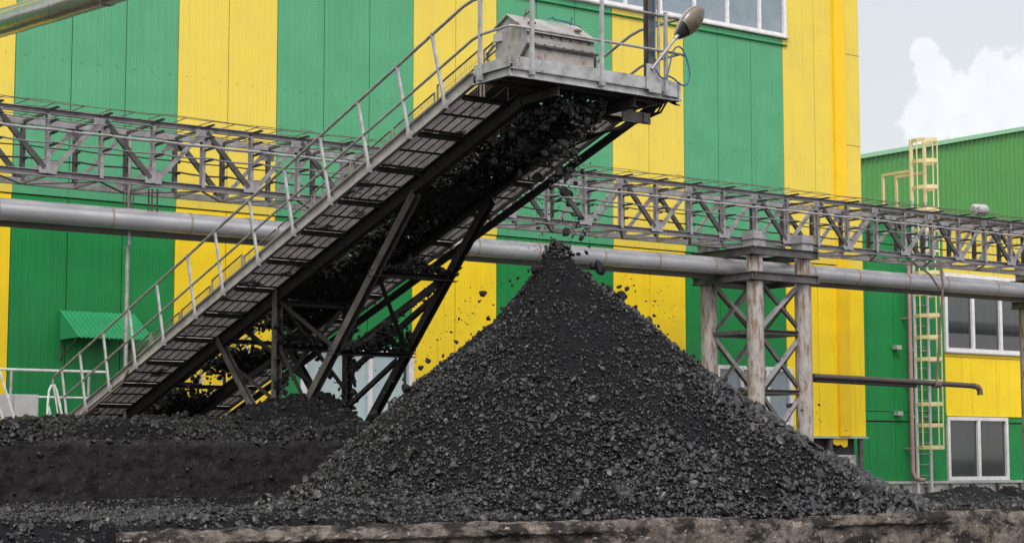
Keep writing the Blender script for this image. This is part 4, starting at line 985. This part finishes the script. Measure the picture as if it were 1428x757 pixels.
# coal stuck to the face of the bunker wall
n = 900; px_ = rng.uniform(8.9, 16.5, n); pz_ = .0+.95*rng.random(n); okw = fbm(px_*1.6, pz_*2.4, 98, 4) > .50; px_, pz_ = px_[okw], pz_[okw]
size = np.clip(.013*np.exp(rng.normal(0, .6, len(px_))), .005, .05)
rock_obj('coal_crumbs', rocks(np.stack([px_, 23.995+0*px_, pz_], -1), size, 1), 'coal_damp_shaded', hp_, kind='stuff')
# coal caked on and under the conveyor frame
def cake(name, P, S_, label, cat='coal'):
    return rock_obj(name, rocks(np.array(P), np.array(S_), 1), 'coal_damp_shaded', label=label, cat=cat, kind='stuff')
P, S_ = [], []
yy = 20.6
while yy < 33.6:
    dens = fbm(np.array([yy*.9]), np.array([2.0]), 81, 3)[0]
    top = .02+.60*max(0, dens-.30)
    for _ in range(160 if yy < 27.6 or fbm(np.array([yy*1.3]), np.array([7.0]), 97, 2)[0] > .46 else 8):
        x = rng.uniform(15.55, 16.34); y = yy+rng.uniform(0, .16)
        tt = top*(1-((x-15.95)/.52)**2)
        if tt < -.1: continue
        P.append(cp(x, y, rng.uniform(-.16, max(-.08, tt)))); S_.append(float(np.clip(.030*math.exp(rng.normal(0, .5)), .012, .09)))
    yy += .16
for y in ys:                                                          # clods hanging on the cross beams
    for _ in range(150 if y < 27.6 or fbm(np.array([y*1.3]), np.array([7.0]), 97, 2)[0] > .46 else 25):
        x = rng.uniform(GX0, 16.42); P.append(cp(x, y+rng.normal(0, .10), -abs(rng.normal(0, .11)))); S_.append(float(np.clip(.027*math.exp(rng.normal(0, .5)), .01, .08)))
cake('coal_deposit', P, S_, 'black coal caked along the open frame under the conveyor belt')
P, S_ = [], []
for _ in range(1900):
    y = 19.75+abs(rng.normal(0, .55)); x = rng.uniform(15.25, 16.12); zt = 5.72-(y-19.75)*.36; zb = 5.46-(y-19.75)*.42-.30*abs(math.sin(x*5.1))**2
    P.append((x, y, rng.uniform(zb, zt))); S_.append(float(np.clip(.026*math.exp(rng.normal(0, .6)), .010, .10)))
cake('coal_clump', P, S_, 'lumpy mass of coal hanging below the conveyor head platform')
def ridge(x0, x1, y, z, hgt, w_, n, label, peak=.5):
    P, S_ = [], []
    for _ in range(n*2):
        t = rng.random(); hh = hgt*(1-abs(t-peak)/max(peak, 1-peak))**1.1*(.5+fbm(np.array([t*6]), np.array([z]), 91, 3)[0])
        P.append((x0+(x1-x0)*t, y+rng.normal(0, w_), z+rng.random()*hh)); S_.append(float(np.clip(.028*math.exp(rng.normal(0, .5)), .01, .09)))
    cake('coal_deposit', P, S_, label)
ridge(15.15, 16.50, 25.35, zleg(25.35)+.05, .48, .12, 420, 'coal heaped on the lower tie beam between the two slanting conveyor legs', .78)
ridge(15.2, 16.60, 24.15, zleg(24.15)+.06, .20, .09, 260, 'thin ragged coal on the upper tie beam between the slanting conveyor legs', .5)
ridge(15.15, 16.5, 27.2, 2.60, .22, .09, 200, 'coal caught on the tie beam between the upright conveyor posts', .3)
P, S_ = [], []
for _ in range(330):
    t = rng.random(); x, y = (GX0, 27.15) if rng.random() < .4 else (GX1, 27.2)
    P.append((x+rng.normal(0, .06)+.08, y+rng.normal(0, .05), 1.4+2.1*t)); S_.append(float(np.clip(.04*math.exp(rng.normal(0, .4)), .015, .09)))
cake('coal_deposit', P, S_, 'coal crusted up the two upright posts under the conveyor')
P, S_ = [], []
for (a, b, nn) in (((GX1, 24.4, 3.3), (GX1, 27.1, 2.15), 110), ((GX1+.05, 23.9, 3.7), (GX1+.05, 27.15, 2.55), 80), ((GX0, 27.2, 3.3), (GX1, 27.2, 1.8), 60), ((GX0+.35, 25.35, zleg(25.35)), (GX1, 24.15, zleg(24.15)), 70)):
    for _ in range(nn):
        t = rng.random()**.8; P.append(tuple(np.array(a)+(np.array(b)-np.array(a))*t+rng.normal(0, .03, 3))); S_.append(float(np.clip(.032*math.exp(rng.normal(0, .45)), .012, .08)))
cake('coal_deposit', P, S_, 'coal crumbs stuck along the slanting braces under the conveyor')

# lumps in the air
V1, F1 = ICO[2]
lump_me = []
for k in range(14):
    sh = rock_shapes(2, 1, 16)[0]*(1+.22*(fbm(V1[:, 0]*2.3+k, V1[:, 1]*2.3+V1[:, 2]*1.7, k, 3)-.5))[:, None]*1.15; lump_me.append(np_mesh('coal_lump', sh, [F1], 'coal_damp_shaded'))
nl = [0]
def at(px, py, y):                                                    # a point of the falling curtain, seen in the photograph at px, py
    d = f3*2582+rt*(px-714)-u3*(py-378.5); t = y/d[1]; return np.array((0, 0, EYE))+d*t
def lump(px, py, r, y, label, group):
    r = r*1.25
    p = at(px, py, y)
    o = bpy.data.objects.new('coal_lump', lump_me[nl[0] % 14]); COL.objects.link(o); nl[0] += 1
    o.location = p; o.scale = (r*random.uniform(.8,1.25), r*random.uniform(.7,1.1), r*random.uniform(.8,1.2)); o.rotation_euler = [random.uniform(0, 6.28) for _ in range(3)]
    tag(o, label, 'coal lump', group)
ga = 'coal lumps dropping from the conveyor head'; gb = 'coal lumps bouncing off the left flank'; gc = 'coal lumps bouncing off the right flank'
la = 'small black coal lump falling between the conveyor head and the pile tip'
lb = 'small black coal lump flying off the left flank of the pile'
lc = 'small black coal lump flying off the right flank of the pile'
for (px, py, r) in ((809,304,.055),(790,324,.05),(776,222,.06),(783,232,.05),(790,248,.05),(797,238,.055),(802,256,.045),(786,266,.07),(780,279,.045),(796,270,.05),(792,284,.045),(806,285,.03),(768,262,.03),(771,250,.035),(762,240,.025),(812,240,.03),(799,300,.028),(804,316,.035),(816,326,.022),(764,318,.02),(751,318,.034),(830,306,.018),(771,300,.02),(768,331,.022),(800,212,.06),(774,206,.07),(786,200,.06),(760,215,.04),(797,226,.045),(779,240,.05),(788,216,.055),(805,228,.03),(811,332,.03),(818,352,.03),(806,354,.035)):
    lump(px, py, r, 19.75, la if not (px == 809 and py == 304) else 'ragged coal lump just right of and above the pile tip', ga)
for (px, py, r) in ((746,374,.06),(722,388,.04),(714,398,.028),(734,408,.03),(728,406,.025),(711,392,.018),(737,377,.02),(650,358,.02),(673,410,.045),(668,420,.018),(662,438,.014),(640,444,.014),(688,425,.014),(596,503,.042),(588,512,.03),(652,452,.018),(657,466,.02),(630,463,.02),(636,477,.035),(618,496,.02),(610,474,.012),(640,430,.012),(681,444,.03),(701,430,.03),(706,436,.03)):
    lump(px, py, r, 19.6, lb if r < .05 or r > .07 else 'ragged coal lump in front of the yellow stripe left of the pile', gb)
for (px, py, r) in ((546,570,.0),(834,372,.06),(839,377,.055),(826,371,.055),(866,411,.065),(863,400,.04),(874,402,.05),(886,429,.055),(884,398,.02),(886,406,.012),(901,420,.014),(841,397,.05),(848,404,.045),(905,445,.04),(912,440,.03),(900,452,.03),(914,420,.018),(931,466,.02),(940,478,.024),(946,484,.03),(918,455,.03),(953,489,.02),(966,497,.035),(876,437,.03),(870,430,.025),(1012,530,.04),(1032,545,.05),(1100,565,.035),(1118,572,.03),(1142,564,.022),(1180,600,.015)):
    if r: lump(px, py, r, 19.5, lc if py not in (411, 429) else ('largest coal lump in front of the yellow stripe right of pile tip' if py == 411 else 'ragged coal lump low before the yellow stripe right of pile tip'), gc)
for (px, py, r, lab) in ((522,577,.07,'large dark coal chunk in front of the pale window left of the pile'), (568,541,.06,'coal chunk resting against the left flank by the window corner'), (563,528,.045,'coal chunk just above the left flank before the window frame')):
    lump(px, py, r, 19.9, lab, gb)
for (px, py) in ((545,548),(546,560),(543,564),(560,552),(552,585),(541,560),(536,548),(550,575),(566,555)):
    lump(px, py, random.uniform(.01,.022), 19.9, lb, gb)

# fine crumbs in the air round the falling stream and the flanks
P, S_ = [], []
for _ in range(330):
    t = random.random(); px = random.gauss(790, 14+10*t); py = 195+150*t
    P.append(at(px, py, 19.75+random.gauss(0, .12))); S_.append(random.uniform(.006, .02)*(1.4 if random.random() < .15 else 1))
for _ in range(260):
    t = random.random()**1.2; side = random.random() < .45
    px, py = (760-t*250, 345+t*235) if side else (815+t*330, 360+t*235)
    d = abs(random.gauss(0, 16)); px += (-d if side else d)*.8; py -= d*.9
    P.append(at(px, py, 19.6)); S_.append(random.uniform(.005, .014))
rock_obj('coal_crumbs', rocks(np.array(P), np.array(S_), 0), 'coal', label='fine black coal crumbs flying round the pile tip and slopes', cat='coal', kind='stuff')
